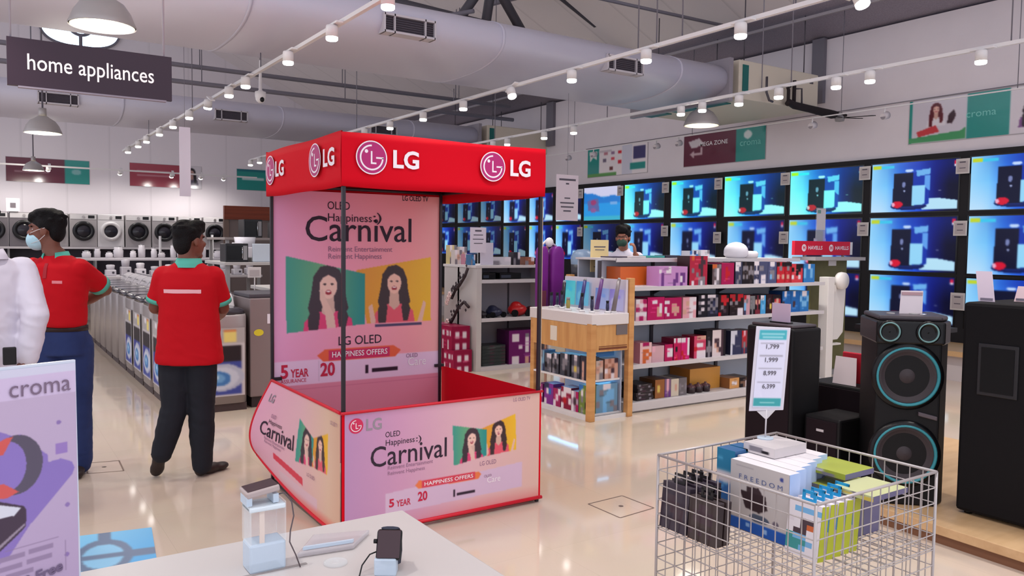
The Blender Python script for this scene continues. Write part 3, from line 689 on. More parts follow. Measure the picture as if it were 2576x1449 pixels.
# clutter of appliances behind the top loaders
def oven(x, y, z, w, h, d, body, label, leg=None):
    t = athing('microwave_oven', label, 'microwave oven', (x+w/2, y+d/2, z))
    MB().box(x, y, z, x+w, y+d, z+h).build('body', body, t, .008)
    MB().box(x+.02, y-.006, z+.03, x+w*.74, y+.002, z+h-.03).build('door', m_satin, t)
    MB().box(x+w*.77, y-.005, z+.03, x+w-.015, y+.002, z+h-.03).build('control_panel', m_grey, t)
    MB().cyl((x+w*.72, y-.02, z+.05), (x+w*.72, y-.02, z+h-.05), .006, n=8).build('handle', m_chrome, t)
def table(name, x0, y0, x1, y1, z, label, col):
    t = athing(name, label, 'table', ((x0+x1)/2, (y0+y1)/2, 0))
    MB().box(x0, y0, z-.04, x1, y1, z).build('tabletop', col, t, .004)
    for x in (x0+.03, x1-.08):
        for y in (y0+.03, y1-.08): MB().box(x, y, 0, x+.05, y+.05, z-.04).build('leg', m_grey, t)
    return t
table('display_table', 2.72, 8.9, 4.6, 9.7, 1.02, 'pale display table carrying a black oven beside the canopy post', C3(196, 190, 186))
oven(2.98, 9.0, 1.02, .36, .26, .3, m_black, 'small black microwave oven left of the canopy post, behind the price card')
table('display_table', 2.72, 10.9, 4.9, 12.0, 1.26, 'higher pale display table behind the first one', C3(186, 180, 178))
oven(2.76, 11.0, 1.26, .30, .25, .3, m_black, 'square black microwave oven on the higher table, left')
t = athing('appliance_carton', 'pale blue white appliance lid standing open on the higher table', 'appliance', (3.25, 11.1, 1.26))
MB().box(3.12, 11.0, 1.26, 3.56, 11.04, 1.51).build('lid', C3(198, 206, 216, .3), t, .01); MB().box(3.12, 11.04, 1.26, 3.56, 11.5, 1.32).build('base', m_grey, t, .01)
t = athing('mixer_grinder', 'white stand mixer on the higher display table', 'mixer', (3.25, 11.7, 1.26))
MB().box(3.10, 11.6, 1.26, 3.40, 11.9, 1.46).build('base', C3(216, 210, 216, .4), t, .02); MB().cyl((3.22, 11.75, 1.46), (3.22, 11.75, 1.60), .13, .15, 20).build('bowl', C3(222, 218, 224, .3), t); MB().box(3.02, 11.6, 1.46, 3.16, 11.7, 1.52).build('motor_head', C3(226, 222, 228, .3), t, .01)
table('display_table', 3.3, 13.2, 5.0, 14.4, 1.60, 'tallest rear display table with two black ovens', C3(150, 140, 138))
oven(3.66, 13.4, 1.60, .30, .30, .35, m_black, 'black built-in oven on the tallest rear table, left one')
oven(4.12, 13.3, 1.60, .34, .26, .35, m_black, 'black microwave oven on the tallest rear table, right one')
t = athing('price_stand', 'small grey price card on a pole before the black microwave', 'price stand', (2.52, 8.85, 0))
MB().box(2.455, 8.85, 1.145, 2.60, 8.86, 1.26).build('frame', C3(206, 198, 196), t, .003); MB().box(2.475, 8.846, 1.165, 2.58, 8.85, 1.23).build('paper', C3(176, 166, 166), t); MB().cyl((2.53, 8.855, .88), (2.53, 8.855, 1.15), .008, n=8).build('pole', m_silver, t)
t = athing('brand_canopy', 'brown wooden fascia over the rear kitchen corner', 'fascia', (5.5, 20.0, 2.0))
MB().box(5.0, 20.0, 2.06, 6.9, 20.12, 2.39).build('board', M('dark_wood', S(138, 62, 36), .5, noise=(2, S(110, 46, 26), .8, (.3, 1, 8))), t); MB().box(5.0, 20.05, 0, 5.12, 20.15, 2.06).build('post', C3(120, 100, 90), t); MB().box(5.12, 20.08, .2, 6.9, 20.12, 2.06).build('back_panel', C3(122, 108, 104), t)
MB().box(6.2, 19.96, 2.18, 6.5, 20.0, 2.28).build('lit_sign', M('lit_green_sign', S(200, 255, 236), .4, emit=3.0), t)
# pole stands before the washer ledge and small white jars on the counter
t = table('counter', 1.5, 16.0, 5.6, 16.9, 1.20, 'long pale counter carrying white jars in front of the far ledge', C3(206, 200, 204))
for i, (x, r, h) in enumerate(((1.65, .07, .12), (1.85, .05, .17), (2.02, .06, .10), (2.2, .08, .20), (2.42, .05, .13), (2.60, .06, .24), (2.78, .05, .18), (2.95, .06, .10), (3.12, .05, .24), (3.3, .07, .15), (3.5, .05, .10), (3.7, .06, .22), (3.95, .08, .14), (4.2, .05, .25), (4.5, .07, .16))):
    t = thing('kitchen_jar', 'white mixer jar on the long pale counter, %s from the left' % ord_(i), 'jar', (x, 16.3+.2*(i % 2), 1.20), 'jars on the pale counter')
    MB().lathe((0, 0, 0), [(.001, 0), (r, 0), (r*1.1, h*.7), (r*.9, h*.75), (r*.9, h), (.001, h)], 16).build('jar', C3(222, 216, 220, .3), t); MB().cyl((0, 0, h), (0, 0, h+.02), r*.5, n=12).build('lid', m_grey, t)
table('display_table', 1.75, 14.9, 4.4, 15.7, .92, 'low pale table of white kitchen appliances before the long counter', C3(196, 190, 194))
rk = random.Random(9)
for i in range(11):
    x = 1.9+i*.235; h = rk.choice((.16, .22, .28, .19)); c = rk.choice(((222, 216, 220), (190, 184, 190), (206, 200, 206)))
    t = thing('kitchen_appliance', '%s kitchen appliance on the low pale table, %s from the left' % ('white' if c[0] > 200 else 'silver', ord_(i)), 'appliance', (x, 15.2, .92), 'appliances on the low table')
    MB().box(-.08, -.1, 0, .08, .1, h*.55).build('base', C3(*c, .3), t, .015); MB().lathe((0, 0, h*.55), [(.001, 0), (.06, 0), (.07, h*.4), (.05, h*.45), (.001, h*.46)], 16).build('jar', C3(*c, .25), t); MB().cyl((.03, -.105, h*.3), (.03, -.1, h*.3), .02, n=12).build('dial', m_dsteel, t)
for i, (x, z1) in enumerate(((3.05, 1.62), (4.05, 1.66))):
    t = athing('pole_stand', 'thin white pole rising in front of the far washers, %s one' % ('left', 'right')[i], 'stand', (x, 17.2, 0))
    MB().cyl((x, 17.2, 0), (x, 17.2, z1), .025, n=10).build('pole', m_white, t); MB().cyl((x, 17.2, 0), (x, 17.2, .02), .15, n=20).build('foot', m_grey, t)
# ================================================================ red promotion stand
SX0, SX1, SY0, SY1 = 1.55, 2.78, 3.86, 5.08
st = athing('promotion_stand', 'red canopy promotion stand with pink carnival posters in the middle of the aisle', 'promotion stand', ((SX0+SX1)/2, (SY0+SY1)/2, 0))
m_post = M('black_tube', S(34, 24, 34), .4)
m_pipe = M('red_piping', S(206, 20, 44), .45)
m_dark = M('plum_ink', S(46, 30, 48), .7)
m_sub = M('mauve_ink', S(150, 110, 138), .8)
m_crim = M('crimson_ink', S(196, 24, 66), .6)
m_gink = M('grey_logo_ink', S(150, 140, 150), .7)
m_wh = M('white_print', S(244, 232, 238), .5)
m_mag = M('magenta_print', S(178, 26, 108), .5)
for x, y, nm in ((SX0, SY0, 'near'), (SX1, SY0, 'right'), (SX0, SY1-.03, 'left'), (SX1-.02, SY1-.03, 'far')):
    MB().box(x-.009, y-.009, 0, x+.009, y+.009, 2.05).build('post', m_post, st)
MB().box(SX1+.009, SY0-.008, .7, SX1+.014, SY0+.008, 1.82).build('trim_strip', C3(196, 170, 146), st)
def face_logo(parent, c, ux, uy, r, disc, fg, ring=True, n=40, name='logo'):
    ux, uy = Vector(ux), Vector(uy); nn = ux.cross(uy); c = Vector(c); b = MB()
    P = lambda x, y, l: c+ux*x*r+uy*y*r+nn*l
    def fan(rad, l, m): b.add([P(0, 0, l)]+[P(rad*math.cos(2*PI*i/n), rad*math.sin(2*PI*i/n), l) for i in range(n)], [(0, i+1, (i+1) % n+1) for i in range(n)], m)
    def arc(r0, r1, a0, a1, l, m):
        k = 36; vs = []
        for i in range(k+1):
            a = a0+(a1-a0)*i/k; vs += [P(r0*math.cos(a), r0*math.sin(a), l), P(r1*math.cos(a), r1*math.sin(a), l)]
        b.add(vs, [(2*i, 2*i+1, 2*i+3, 2*i+2) for i in range(k)], m)
    def quad(x0, y0, x1, y1, l, m): b.add([P(x0, y0, l), P(x1, y0, l), P(x1, y1, l), P(x0, y1, l)], [(0, 1, 2, 3)], m)
    if ring: fan(1.0, .001, 1); fan(.93, .0014, 0)
    else: fan(1.0, .001, 0)
    arc(.66, .76, PI/2, 2*PI, .0018, 1); quad(.28, -.05, .76, .05, .0018, 1)
    quad(-.06, -.38, .04, .38, .0018, 1); quad(.04, -.38, .3, -.28, .0018, 1)
    fd = [P(-.34+.11*math.cos(2*PI*i/14), .36+.11*math.sin(2*PI*i/14), .0018) for i in range(14)]; b.add(fd, [tuple(range(14))], 1)
    return b.build(name, [disc, fg], parent)
UP = Vector((0, 0, 1))
def canopy_side(x0, y0, x1, y1, nm):
    a, e = Vector((x0, y0, 0)), Vector((x1, y1, 0)); d = (e-a).normalized(); n = d.cross(UP); L = (e-a).length; W, H = 24, 6; rs = []
    b = MB(); vs = []
    for l in (0, -.006):
        for j in range(H+1):
            for i in range(W+1):
                u = i/W; v = j/H; sag = .010*math.sin(PI*u)*(1-v)+.004*math.sin(9*u+2*v)
                vs.append(a+d*L*u+n*(l+.006*math.sin(PI*v)*math.sin(7*u))+Vector((0, 0, 1.832+(2.105-1.832)*v-sag*.8)))
    q = (W+1)*(H+1); fs = []
    for j in range(H):
        for i in range(W):
            k = j*(W+1)+i; fs.append((k, k+1, k+W+2, k+W+1)); fs.append((q+k, q+k+W+1, q+k+W+2, q+k+1))
    for i in range(W):
        fs.append((i, q+i, q+i+1, i+1)); k = H*(W+1)+i; fs.append((k, k+1, q+k+1, q+k))
    b.add(vs, fs, 0, True)
    o = b.build('canopy_side', m_red, st); return o, n
e = .018
cf, nf = canopy_side(SX0-e, SY0-e, SX1+e, SY0-e, 'front'); cl, nl = canopy_side(SX0-e, SY1+e, SX0-e, SY0-e, 'left')
canopy_side(SX1+e, SY0-e, SX1+e, SY1+e, 'right'); canopy_side(SX1+e, SY1+e, SX0-e, SY1+e, 'back')
b = MB(); b.box(SX0-.004, SY0-.004, 2.055, SX1+.004, SY1+.004, 2.06).build('canopy_top', m_red, st)
yy = SY0-e-.012
for x, xt, w in ((1.690, 1.885, .15), (2.424, 2.612, .14)):
    face_logo(cf, (x, yy, 1.982), (1, 0, 0), UP, .086 if x < 2 else .083, m_mag, m_wh)
    txt('LG', .125, (xt, yy, 1.978), (1, 0, 0), UP, m_wh, cf, fit=w, bold=.03)
xx = SX0-e-.012
for y, yt, w in ((4.19, 3.985, .16), (4.975, 4.79, .16)):
    face_logo(cl, (xx, y, 1.985), (0, -1, 0), UP, .09, m_mag, m_wh)
    txt('LG', .125, (xx, yt, 1.98), (0, -1, 0), UP, m_wh, cl, fit=w, bold=.03)

PINKS = dict(back=[(0, (230, 158, 200)), (.35, (242, 156, 184)), (.8, (244, 158, 168)), (1, (238, 166, 166))], front=[(0, (186, 142, 186)), (.25, (206, 152, 186)), (.6, (222, 178, 186)), (1, (222, 182, 170))], left=[(0, (232, 172, 196)), (.5, (226, 178, 186)), (.85, (222, 188, 164)), (1, (212, 170, 146))])
def picture_pair(p, X, Y, l, r):      # two tilted screens with smiling women; l, r = corner lists in panel units
    def teal(q):
        q.grad([(l[0][0], (60, 150, 136)), ((l[0][0]+l[1][0])/2, (112, 170, 120)), (l[1][0], (30, 140, 140))])
        h = l[3][1]-l[0][1]; woman(q, (l[0][0]+l[1][0])/2+.012, l[0][1]+h*.14, h*.78, (58, 40, 52), (238, 196, 182), (222, 60, 116), 'cheek')
    def yel(q):
        q.grad([(r[0][0], (222, 146, 48)), (r[1][0], (236, 184, 40))])
        h = r[2][1]-r[1][1]; woman(q, (r[0][0]+r[1][0])/2, r[1][1]+h*.14, h*.76, (56, 34, 40), (238, 190, 172), (226, 84, 104), 'up')
    p.inside(r, yel); p.inside(l, teal)
    p.rect(r[3][0]+.05, r[3][1]+.004, r[2][0]-.06, r[2][1]+.014, (70, 56, 96))
def bar_row(p, x0, x1, y0, y1): p.rect(x0, y0, x1, y1, (226, 190, 214)); return p
# back poster
bx0, bx1, bz0, bz1 = 1.565, 2.755, .06, 1.875
W_, H_ = bx1-bx0, bz1-bz0; u = lambda x: (x-bx0)/W_; v = lambda z: (bz1-z)/H_
p = Pic(270, 410, W_/H_); p.grad(PINKS['back'])
f = np.clip((p.Y-.6)*2.2, 0, .6)[..., None]; p.c = p.c*(1-f)+np.array((226, 176, 206))*f
p.rect(0, v(.775), 1, v(.615), (232, 196, 224)).rect(0, v(.615), 1, 1, (222, 136, 162)).rect(0, v(.59), 1, v(.585), (204, 112, 142))
p.rect(u(1.86), v(.765), u(1.862), v(.63), (200, 170, 196)).rect(u(2.13), v(.765), u(2.132), v(.63), (200, 170, 196))
picture_pair(p, u, v, [(u(1.641), v(1.455)), (u(2.183), v(1.335)), (u(2.184), v(.994)), (u(1.645), v(.958))], [(u(2.12), v(1.36)), (u(2.686), v(1.448)), (u(2.689), v(.996)), (u(2.20), v(.996))])
p.poly([(u(1.85), v(.80)), (u(1.90), v(.835)), (u(2.40), v(.835)), (u(2.455), v(.80)), (u(2.41), v(.758)), (u(1.89), v(.758))], (232, 96, 60)).rect(u(1.93), v(.83), u(2.37), v(.762), (206, 40, 96))
p.rect(u(2.19), v(.715), u(2.21), v(.655), (40, 20, 40)).rect(u(2.235), v(.685), u(2.43), v(.66), (40, 20, 40))
back = MB().box(bx0, SY1-.02, bz0, bx1, SY1-.014, bz1).build('back_panel', m_red, st)
yb = SY1-.022
p.build('poster', MP, back, (bx0, yb, bz1), (1, 0, 0), (0, 0, -1), W_, H_, lambda P, X, Y: P-np.stack([0*X, .0016*(1+np.sin(X*9+Y*3)*np.sin(Y*14)), 0*X], -1))
EX = Vector((1, 0, 0)); yb -= .0036
def tb(s_, size, x, z, m, fit=None, bold=0, al='CENTER'): return txt(s_, size, (x, yb, z), EX, UP, m, back, fit=fit, bold=bold, align=al)
tb('OLED', .075, 1.917, 1.785, m_dark, .155, 0, 'LEFT'); tb('Happiness', .075, 1.917, 1.707, m_dark, .31, 0, 'LEFT'); tb(':)', .085, 2.275, 1.715, m_dark, .06, .004)
tb('Carnival', .235, 2.153, 1.625, m_dark, .76, .004)
tb('Reinvent Entertainment', .05, 1.922, 1.50, m_sub, .46, 0, 'LEFT'); tb('Reinvent Happiness', .05, 1.922, 1.452, m_sub, .38, 0, 'LEFT')
tb('LG OLED', .085, 2.15, .885, m_dark, .31, .002); tb('HAPPINESS OFFERS', .052, 2.15, .797, m_wh, .40, .012)
tb('5', .12, 1.63, .705, m_crim, .05, .03); tb('YEAR', .075, 1.73, .692, m_crim, .12, .02); tb('ASSURANCE', .035, 1.69, .645, m_crim, .17)
tb('20', .12, 1.92, .70, m_crim, .10, .03); tb('OLED', .04, 2.54, .755, m_sub, .09); tb('Care', .085, 2.58, .71, m_wh, .14); tb('LG OLED TV', .05, 2.56, 1.855, m_dark, .2, .01)
# front poster
fx0, fx1, fz0, fz1 = SX0, SX1, .02, .672
W_, H_ = fx1-fx0, fz1-fz0; u = lambda x: (x-fx0)/W_; v = lambda z: (fz1-z)/H_
p = Pic(330, 175, W_/H_); p.grad(PINKS['front'])
f = np.clip((p.Y-.86)*4, 0, .55)[..., None]*np.clip(p.X*2-.3, 0, 1)[..., None]; p.c = p.c*(1-f)+np.array((216, 96, 96))*f
p.poly([(u(1.78), v(.215)), (u(2.66), v(.265)), (u(2.66), v(.115)), (u(1.78), v(.10))], (212, 182, 208))
picture_pair(p, u, v, [(u(2.185), v(.535)), (u(2.408), v(.486)), (u(2.41), v(.335)), (u(2.195), v(.307))], [(u(2.375), v(.495)), (u(2.607), v(.556)), (u(2.616), v(.342)), (u(2.41), v(.332))])
p.poly([(u(1.955), v(.232)), (u(1.975), v(.255)), (u(2.36), v(.248)), (u(2.375), v(.232)), (u(2.355), v(.208)), (u(1.975), v(.212))], (232, 120, 70)).rect(u(1.995), v(.251), u(2.335), v(.212), (214, 62, 84))
p.rect(u(2.193), v(.17), u(2.203), v(.13), (40, 20, 40)).rect(u(2.215), v(.15), u(2.335), v(.135), (40, 20, 40))
front = MB().box(fx0-.014, SY0-.016, fz0, fx1+.014, SY0-.013, fz1).build('front_panel', m_red, st)
yf = SY0-.018
p.build('poster', MP, front, (fx0, yf, fz1), EX, (0, 0, -1), W_, H_)
def tf(s_, size, x, z, m, fit=None, bold=0, al='CENTER'): return txt(s_, size, (x, yf, z), EX, UP, m, front, fit=fit, bold=bold, align=al)
face_logo(front, (1.612, yf, .60), EX, UP, .04, M('rose_print', S(206, 40, 86), .5), m_wh, False)
tf('LG', .085, 1.712, .595, m_gink, .088, .02)
tf('OLED', .042, 1.776, .532, m_dark, .085, 0, 'LEFT'); tf('Happiness', .045, 1.776, .488, m_dark, .17, 0, 'LEFT'); tf(':)', .045, 1.975, .489, m_dark, .032, .004)
tf('Carnival', .155, 1.922, .415, m_dark, .455, .004)
tf('Reinvent Entertainment', .03, 1.79, .352, m_sub, .27, 0, 'LEFT'); tf('Reinvent Happiness', .03, 1.79, .322, m_sub, .22, 0, 'LEFT')
tf('LG OLED', .036, 2.42, .292, m_sub, .11); tf('HAPPINESS OFFERS', .03, 2.165, .231, m_wh, .31, .01)
tf('5', .06, 1.815, .158, m_crim, .03, .03); tf('YEAR', .05, 1.885, .15, m_crim, .085, .015); tf('20', .07, 2.0, .165, m_crim, .058, .03)
tf('OLED', .022, 2.42, .215, m_sub, .05); tf('Care', .05, 2.46, .19, m_wh, .09); tf('LG OLED TV', .03, 2.65, .638, m_sub, .12)
b = MB(); b.tube([(fx0-.02, SY0-.022, fz1), (fx1+.02, SY0-.022, fz1)], .008, 8); b.tube([(fx0-.02, SY0-.022, .03), (fx1+.02, SY0-.022, .03)], .011, 8); b.build('piping', m_pipe, front)
# left poster, its far lower corner curling outwards
LY0, LY1 = SY1-.08, SY0
W_, H_ = LY0-LY1, .65; u = lambda y: (LY0-y)/W_; v = lambda z: (.672-z)/H_
def curl(P, X, Y):
    Q = np.array(P, float); k = np.clip(1-X/.85, 0, 1); yv = np.clip(Y, 0, 1)
    Q[..., 0] -= k**1.6*np.sin(PI*np.clip(yv*.78, 0, 1))*.11; Q[..., 1] += k**1.6*np.sin(PI*np.clip(yv*.7, 0, 1))*.10; Q[..., 2] += k**2*yv**2.2*.17
    return Q
p = Pic(220, 146, W_/H_); p.grad(PINKS['left'])
picture_pair(p, u, v, [(u(4.425), v(.535)), (u(4.225), v(.46)), (u(4.235), v(.30)), (u(4.447), v(.273))], [(u(4.24), v(.46)), (u(4.03), v(.53)), (u(4.035), v(.306)), (u(4.235), v(.30))])
p.poly([(u(4.72), v(.235)), (u(4.36), v(.195)), (u(4.36), v(.15)), (u(4.72), v(.19))], (216, 50, 76)).rect(u(4.66), v(.13), u(4.18), v(.06), (222, 186, 196))
f = np.clip((p.Y-.9)*8, 0, .7)[..., None]*np.clip(p.X*2-.4, 0, 1)[..., None]; p.c = p.c*(1-f)+np.array((226, 80, 70))*f
xl = SX0-.018
left = p.build('left_panel', MP, st, (xl, LY0, .672), (0, -1, 0), (0, 0, -1), W_, H_, curl)
def tl_(s_, size, y, z, m, fit=None, bold=0, al='CENTER'):
    o = txt(s_, size, (xl, y, z), (0, -1, 0), UP, m, left, fit=fit, bold=bold, align=al); me = o.data
    co = np.empty(len(me.vertices)*3, 'f'); me.vertices.foreach_get('co', co); co = co.reshape(-1, 3)
    co = curl(co, u(co[:, 1]), v(co[:, 2])); co[:, 0] -= .003; me.vertices.foreach_set('co', co.astype('f').ravel()); me.update(); return o
tl_('LG', .07, 4.86, .575, m_gink, .08, .02); tl_('OLED', .035, 4.76, .475, m_sub, .07); tl_('Happiness', .04, 4.72, .435, m_dark, .17); tl_('Carnival', .14, 4.68, .37, m_dark, .42, .004)
tl_('Reinvent Entertainment', .03, 4.70, .31, m_sub, .25); tl_('Reinvent Happiness', .03, 4.72, .285, m_sub, .2); tl_('LG OLED', .03, 4.25, .24, m_sub, .1); tl_('LG OLED TV', .03, 3.94, .60, m_sub, .1)
o = face_logo(left, (xl-.002, 4.945, .60), (0, -1, 0), UP, .04, M('rose_print'), m_wh, False)
def edge(us, vs):
    P = np.array([[xl, LY0-a*W_, .672-c*H_] for a, c in zip(us, vs)]); return [tuple(q) for q in curl(P, np.array(us), np.array(vs))]
g_ = [i/24 for i in range(25)]
MB().tube(edge(g_, [0]*25), .009, 8).tube(edge([0]*25, g_), .008, 8).tube(edge(g_, [1]*25), .010, 8).build('piping', m_pipe, left)
# right side cloth, red inside
rp = MB(); rp.prism([(SX1+.012, SY0, .02), (SX1+.012, SY1, .02), (SX1+.012, SY1, .66), (SX1+.012, SY0, .672)], (.004, 0, 0)); rp.build('right_panel', m_red, st, recalc=True)
for p_, q_ in (((SX0, SY0, .02), (SX1, SY0, .02)), ((SX1, SY0, .02), (SX1, SY1-.03, .02)), ((SX0, SY0, .02), (SX0, SY1-.03, .02)), ((SX0, SY0, 1.9), (SX1, SY0, 1.9)), ((SX0, SY0, 1.9), (SX0, SY1-.03, 1.9)), ((SX1, SY0, 1.9), (SX1, SY1-.03, 1.9)), ((SX0, SY1-.03, 1.9), (SX1, SY1-.03, 1.9))):
    MB().tube([p_, q_], .012, 8).build('crossbar', m_post, st)
for x in (SX0, SX1): MB().box(x-.06 if x > 2 else x-.01, SY1-.04, .66, x+.01 if x > 2 else x+.06, SY1-.02, .68).build('clip', m_post, st)
# ================================================================ people
m_skin = M('brown_skin', S(122, 74, 58), .5, noise=(20, S(108, 62, 48), .5))
m_skin2 = M('light_brown_skin', S(158, 104, 84), .5)
m_hair = M('black_hair', S(16, 13, 15), .65, spec=.2, bump=(140, .6))
m_polo = M('red_polo_cloth', S(190, 6, 24), .8, spec=.25, bump=(9, .35))
m_collar = M('teal_collar_cloth', S(84, 178, 160), .8)
m_jeans = M('blue_denim', S(28, 44, 92), .85, bump=(14, .4), noise=(8, S(44, 62, 116), .5))
m_dtrou = M('dark_navy_trousers', S(22, 24, 34), .85, bump=(12, .4))
m_shoe = M('dark_brown_shoe', S(44, 32, 30), .5)
m_wshirt = M('white_shirt_cloth', S(214, 208, 222), .8, bump=(8, .5))
def V3(*a): return Vector(a)
def frame(f):
    f = Vector((f[0], f[1], 0)).normalized(); r = Vector((f.y, -f.x, 0)); return f, r, Matrix((r, f, UP)).transposed()
def hand(b, w, d, n, s=1.0, curl_=.5, side=1):   # wrist, pointing direction, palm normal
    d = Vector(d).normalized(); n = Vector(n); n = (n-d*n.dot(d)).normalized(); q = d.cross(n)*side
    m = Matrix((q, d, n)).transposed()
    b.ell(w+d*.05*s, (.042*s, .055*s, .017*s), 0, 12, m)
    for k, (o, L) in enumerate(((-.030, .066), (-.010, .076), (.010, .070), (.028, .056))):
        p0 = w+d*.085*s+q*o*s; p1 = p0+d*L*.45*s+n*.012*s; p2 = p1+(d*(1-curl_)+n*curl_)*L*.32*s; p3 = p2+(d*(.7-curl_)+n*(curl_+.3))*L*.25*s
        b.limb([p0-d*.02*s, p0, p1, p2, p3], [.010*s, .0095*s, .009*s, .0082*s, .0075*s], 0, 8)
    p0 = w+d*.025*s-q*.034*s; p1 = p0+(d*.6-q*.7+n*.2)*.035*s; p2 = p1+(d*.9-q*.1+n*.3)*.03*s
    b.limb([w+d*.02*s, p0, p1, p2], [.014*s, .012*s, .011*s, .009*s], 0, 8)
def head_geo(b, c, f, tilt=0.0, neck=None, s=1.0):
    f, r, m = frame(f); c = Vector(c)
    E = lambda a, q, u_, rad: b.ell(c+r*a*s+f*q*s+UP*u_*s, tuple(x*s for x in rad), 0, 18, m)
    E(0, -.012, .032, (.074, .094, .088)); E(0, .03, -.035, (.060, .066, .078)); E(0, .068, -.098, (.028, .026, .022)); E(0, .0, -.07, (.052, .06, .045))
    E(0, .098, -.020, (.014, .018, .022)); E(0, .092, .0, (.009, .012, .028)); E(0, .086, .028, (.045, .014, .012)); E(0, .080, -.066, (.024, .012, .011))
    for sd in (-1, 1): E(sd*.077, -.008, -.008, (.010, .022, .034)); E(sd*.034, .074, -.022, (.022, .02, .02))
    if neck is not None: b.limb([c-UP*.05*s-f*.02*s, c-UP*.12*s-f*.025*s, Vector(neck)], [.054*s, .055*s, .066*s], 0, 14)
def eyes(c, f, par, s=1.0):
    f, r, m = frame(f); c = Vector(c)
    for sd in (-1, 1):
        MB().ell(c+r*sd*.031*s+f*.067*s+UP*.004*s, (.012*s, .006*s, .006*s), 0, 10, m).build('eye', C3(224, 218, 214, .3), par)
        MB().ell(c+r*sd*.031*s+f*.0715*s+UP*.004*s, (.0055*s, .003*s, .0055*s), 0, 10, m).build('iris', C3(30, 20, 18, .2), par)
        MB().ell(c+r*sd*.033*s+f*.074*s+UP*.024*s, (.020*s, .006*s, .004*s), 0, 10, m).build('eyebrow', m_hair, par)
def hair_geo(c, f, par, tall=1.0, s=1.0, back=.0):
    f, r, m = frame(f); c = Vector(c); b = MB()
    E = lambda a, q, u_, rad: b.ell(c+r*a*s+f*q*s+UP*u_*s, tuple(x*s for x in rad), 0, 18, m)
    E(0, -.022, .052, (.083, .100, .080*tall)); E(0, -.062, .0, (.074, .046, .078+back)); E(0, .055, .088, (.064, .046, .034*tall)); E(0, .082, .066, (.05, .02, .02)); E(.03, .03, .11, (.05, .06, .03*tall)); E(-.035, -.01, .115, (.05, .06, .026*tall))
    for sd in (-1, 1): E(sd*.068, -.012, .038, (.017, .04, .045))
    rn = random.Random(7)
    for i in range(46):
        a = rn.uniform(0, 2*PI); e_ = rn.uniform(.1, 1.4); E(.080*math.cos(a)*math.cos(e_), -.022+.098*math.sin(a)*math.cos(e_), .055+.078*tall*math.sin(e_), (.016, .018, .012))
    return remesh(b, 'hair', m_hair, par, .007, 9)
def polo(sh_l, sh_r, el_l, el_r, secs, par, f, mat=m_polo, sleeve=(.070, .066), cuff=True, frac=.80):
    b = MB(); b.loft(secs, n=28, e=2.3)
    for a, q in ((sh_l, el_l), (sh_r, el_r)):
        a, q = Vector(a), Vector(q); m_ = a.lerp(q, .5); z = a.lerp(q, frac)
        b.limb([a, m_], [sleeve[0], sleeve[0]*.96]); b.tube([m_, z], [sleeve[0]*.96, sleeve[1]], 16)
    o = remesh(b, 'shirt', mat, par, .009, 5, folds=.005)
    if cuff:
        for a, q in ((sh_l, el_l), (sh_r, el_r)):
            a, q = Vector(a), Vector(q); MB().tube([a.lerp(q, frac-.11), a.lerp(q, frac+.015)], [sleeve[1]+.005, sleeve[1]+.003], 18).build('sleeve_cuff', m_collar, par)
    return o
def collar(c, f, par, r0=.072, h=.045, mat=None, open_=.5):
    f, r, m = frame(f); c = Vector(c); b = MB(); n = 24; rows = []
    for k, (q, z) in enumerate(((r0*1.32, -.014), (r0*1.22, .006), (r0, h), (r0*.96, h-.004), (r0*1.05, -.012))):
        row = []
        for i in range(n+1):
            a = open_/2+(2*PI-open_)*i/n                  # the opening is at the front
            x, y = math.sin(a), math.cos(a)
            dip = .028*max(0, y)**2 if k < 2 else .012*max(0, y)**2
            row.append(c+r*x*q+f*y*q*.98+UP*(z-dip))
        rows.append(row)
    b.rings(rows, 0, False, True, closed=False)
    return b.build('collar', mat or m_collar, par)
def trousers(hips, legs, par, mat, rad=(.102, .092, .074, .068)):
    b = MB(); b.loft(hips, n=24, e=2.3)
    for L in legs:
        h, k, a = map(Vector, L); m_ = h.lerp(k, .5)
        b.limb([h, m_, k, k.lerp(a, .45), a], [rad[0], rad[1]*1.04, rad[2]*1.08, rad[2]*1.03, rad[3]])
    return remesh(b, 'trousers', mat, par, .010, 4, folds=.006)
def shoe(heel, toe, par, up=None, s=1.0):
    heel, toe = Vector(heel), Vector(toe); d = (toe-heel); L = d.length; d.normalize(); up = Vector(up or (0, 0, 1)); q = d.cross(up).normalized(); w = q.cross(d)
    b = MB(); m = Matrix((q, d, w)).transposed()
    for t_, h, rx, ry, rz in ((.14, .045, .038, .045, .045), (.45, .035, .043, .09, .036), (.78, .028, .046, .07, .028), (.12, .075, .042, .045, .04)): b.ell(heel+d*L*t_+w*h, (rx, ry, rz), 0, 14, m)
    o = remesh(b, 'shoe', m_shoe, par, .008, 3)
    return o
def sec(c, r, z, rx, ry): return (c[0], c[1], z, rx, ry, math.atan2(r.y, r.x))

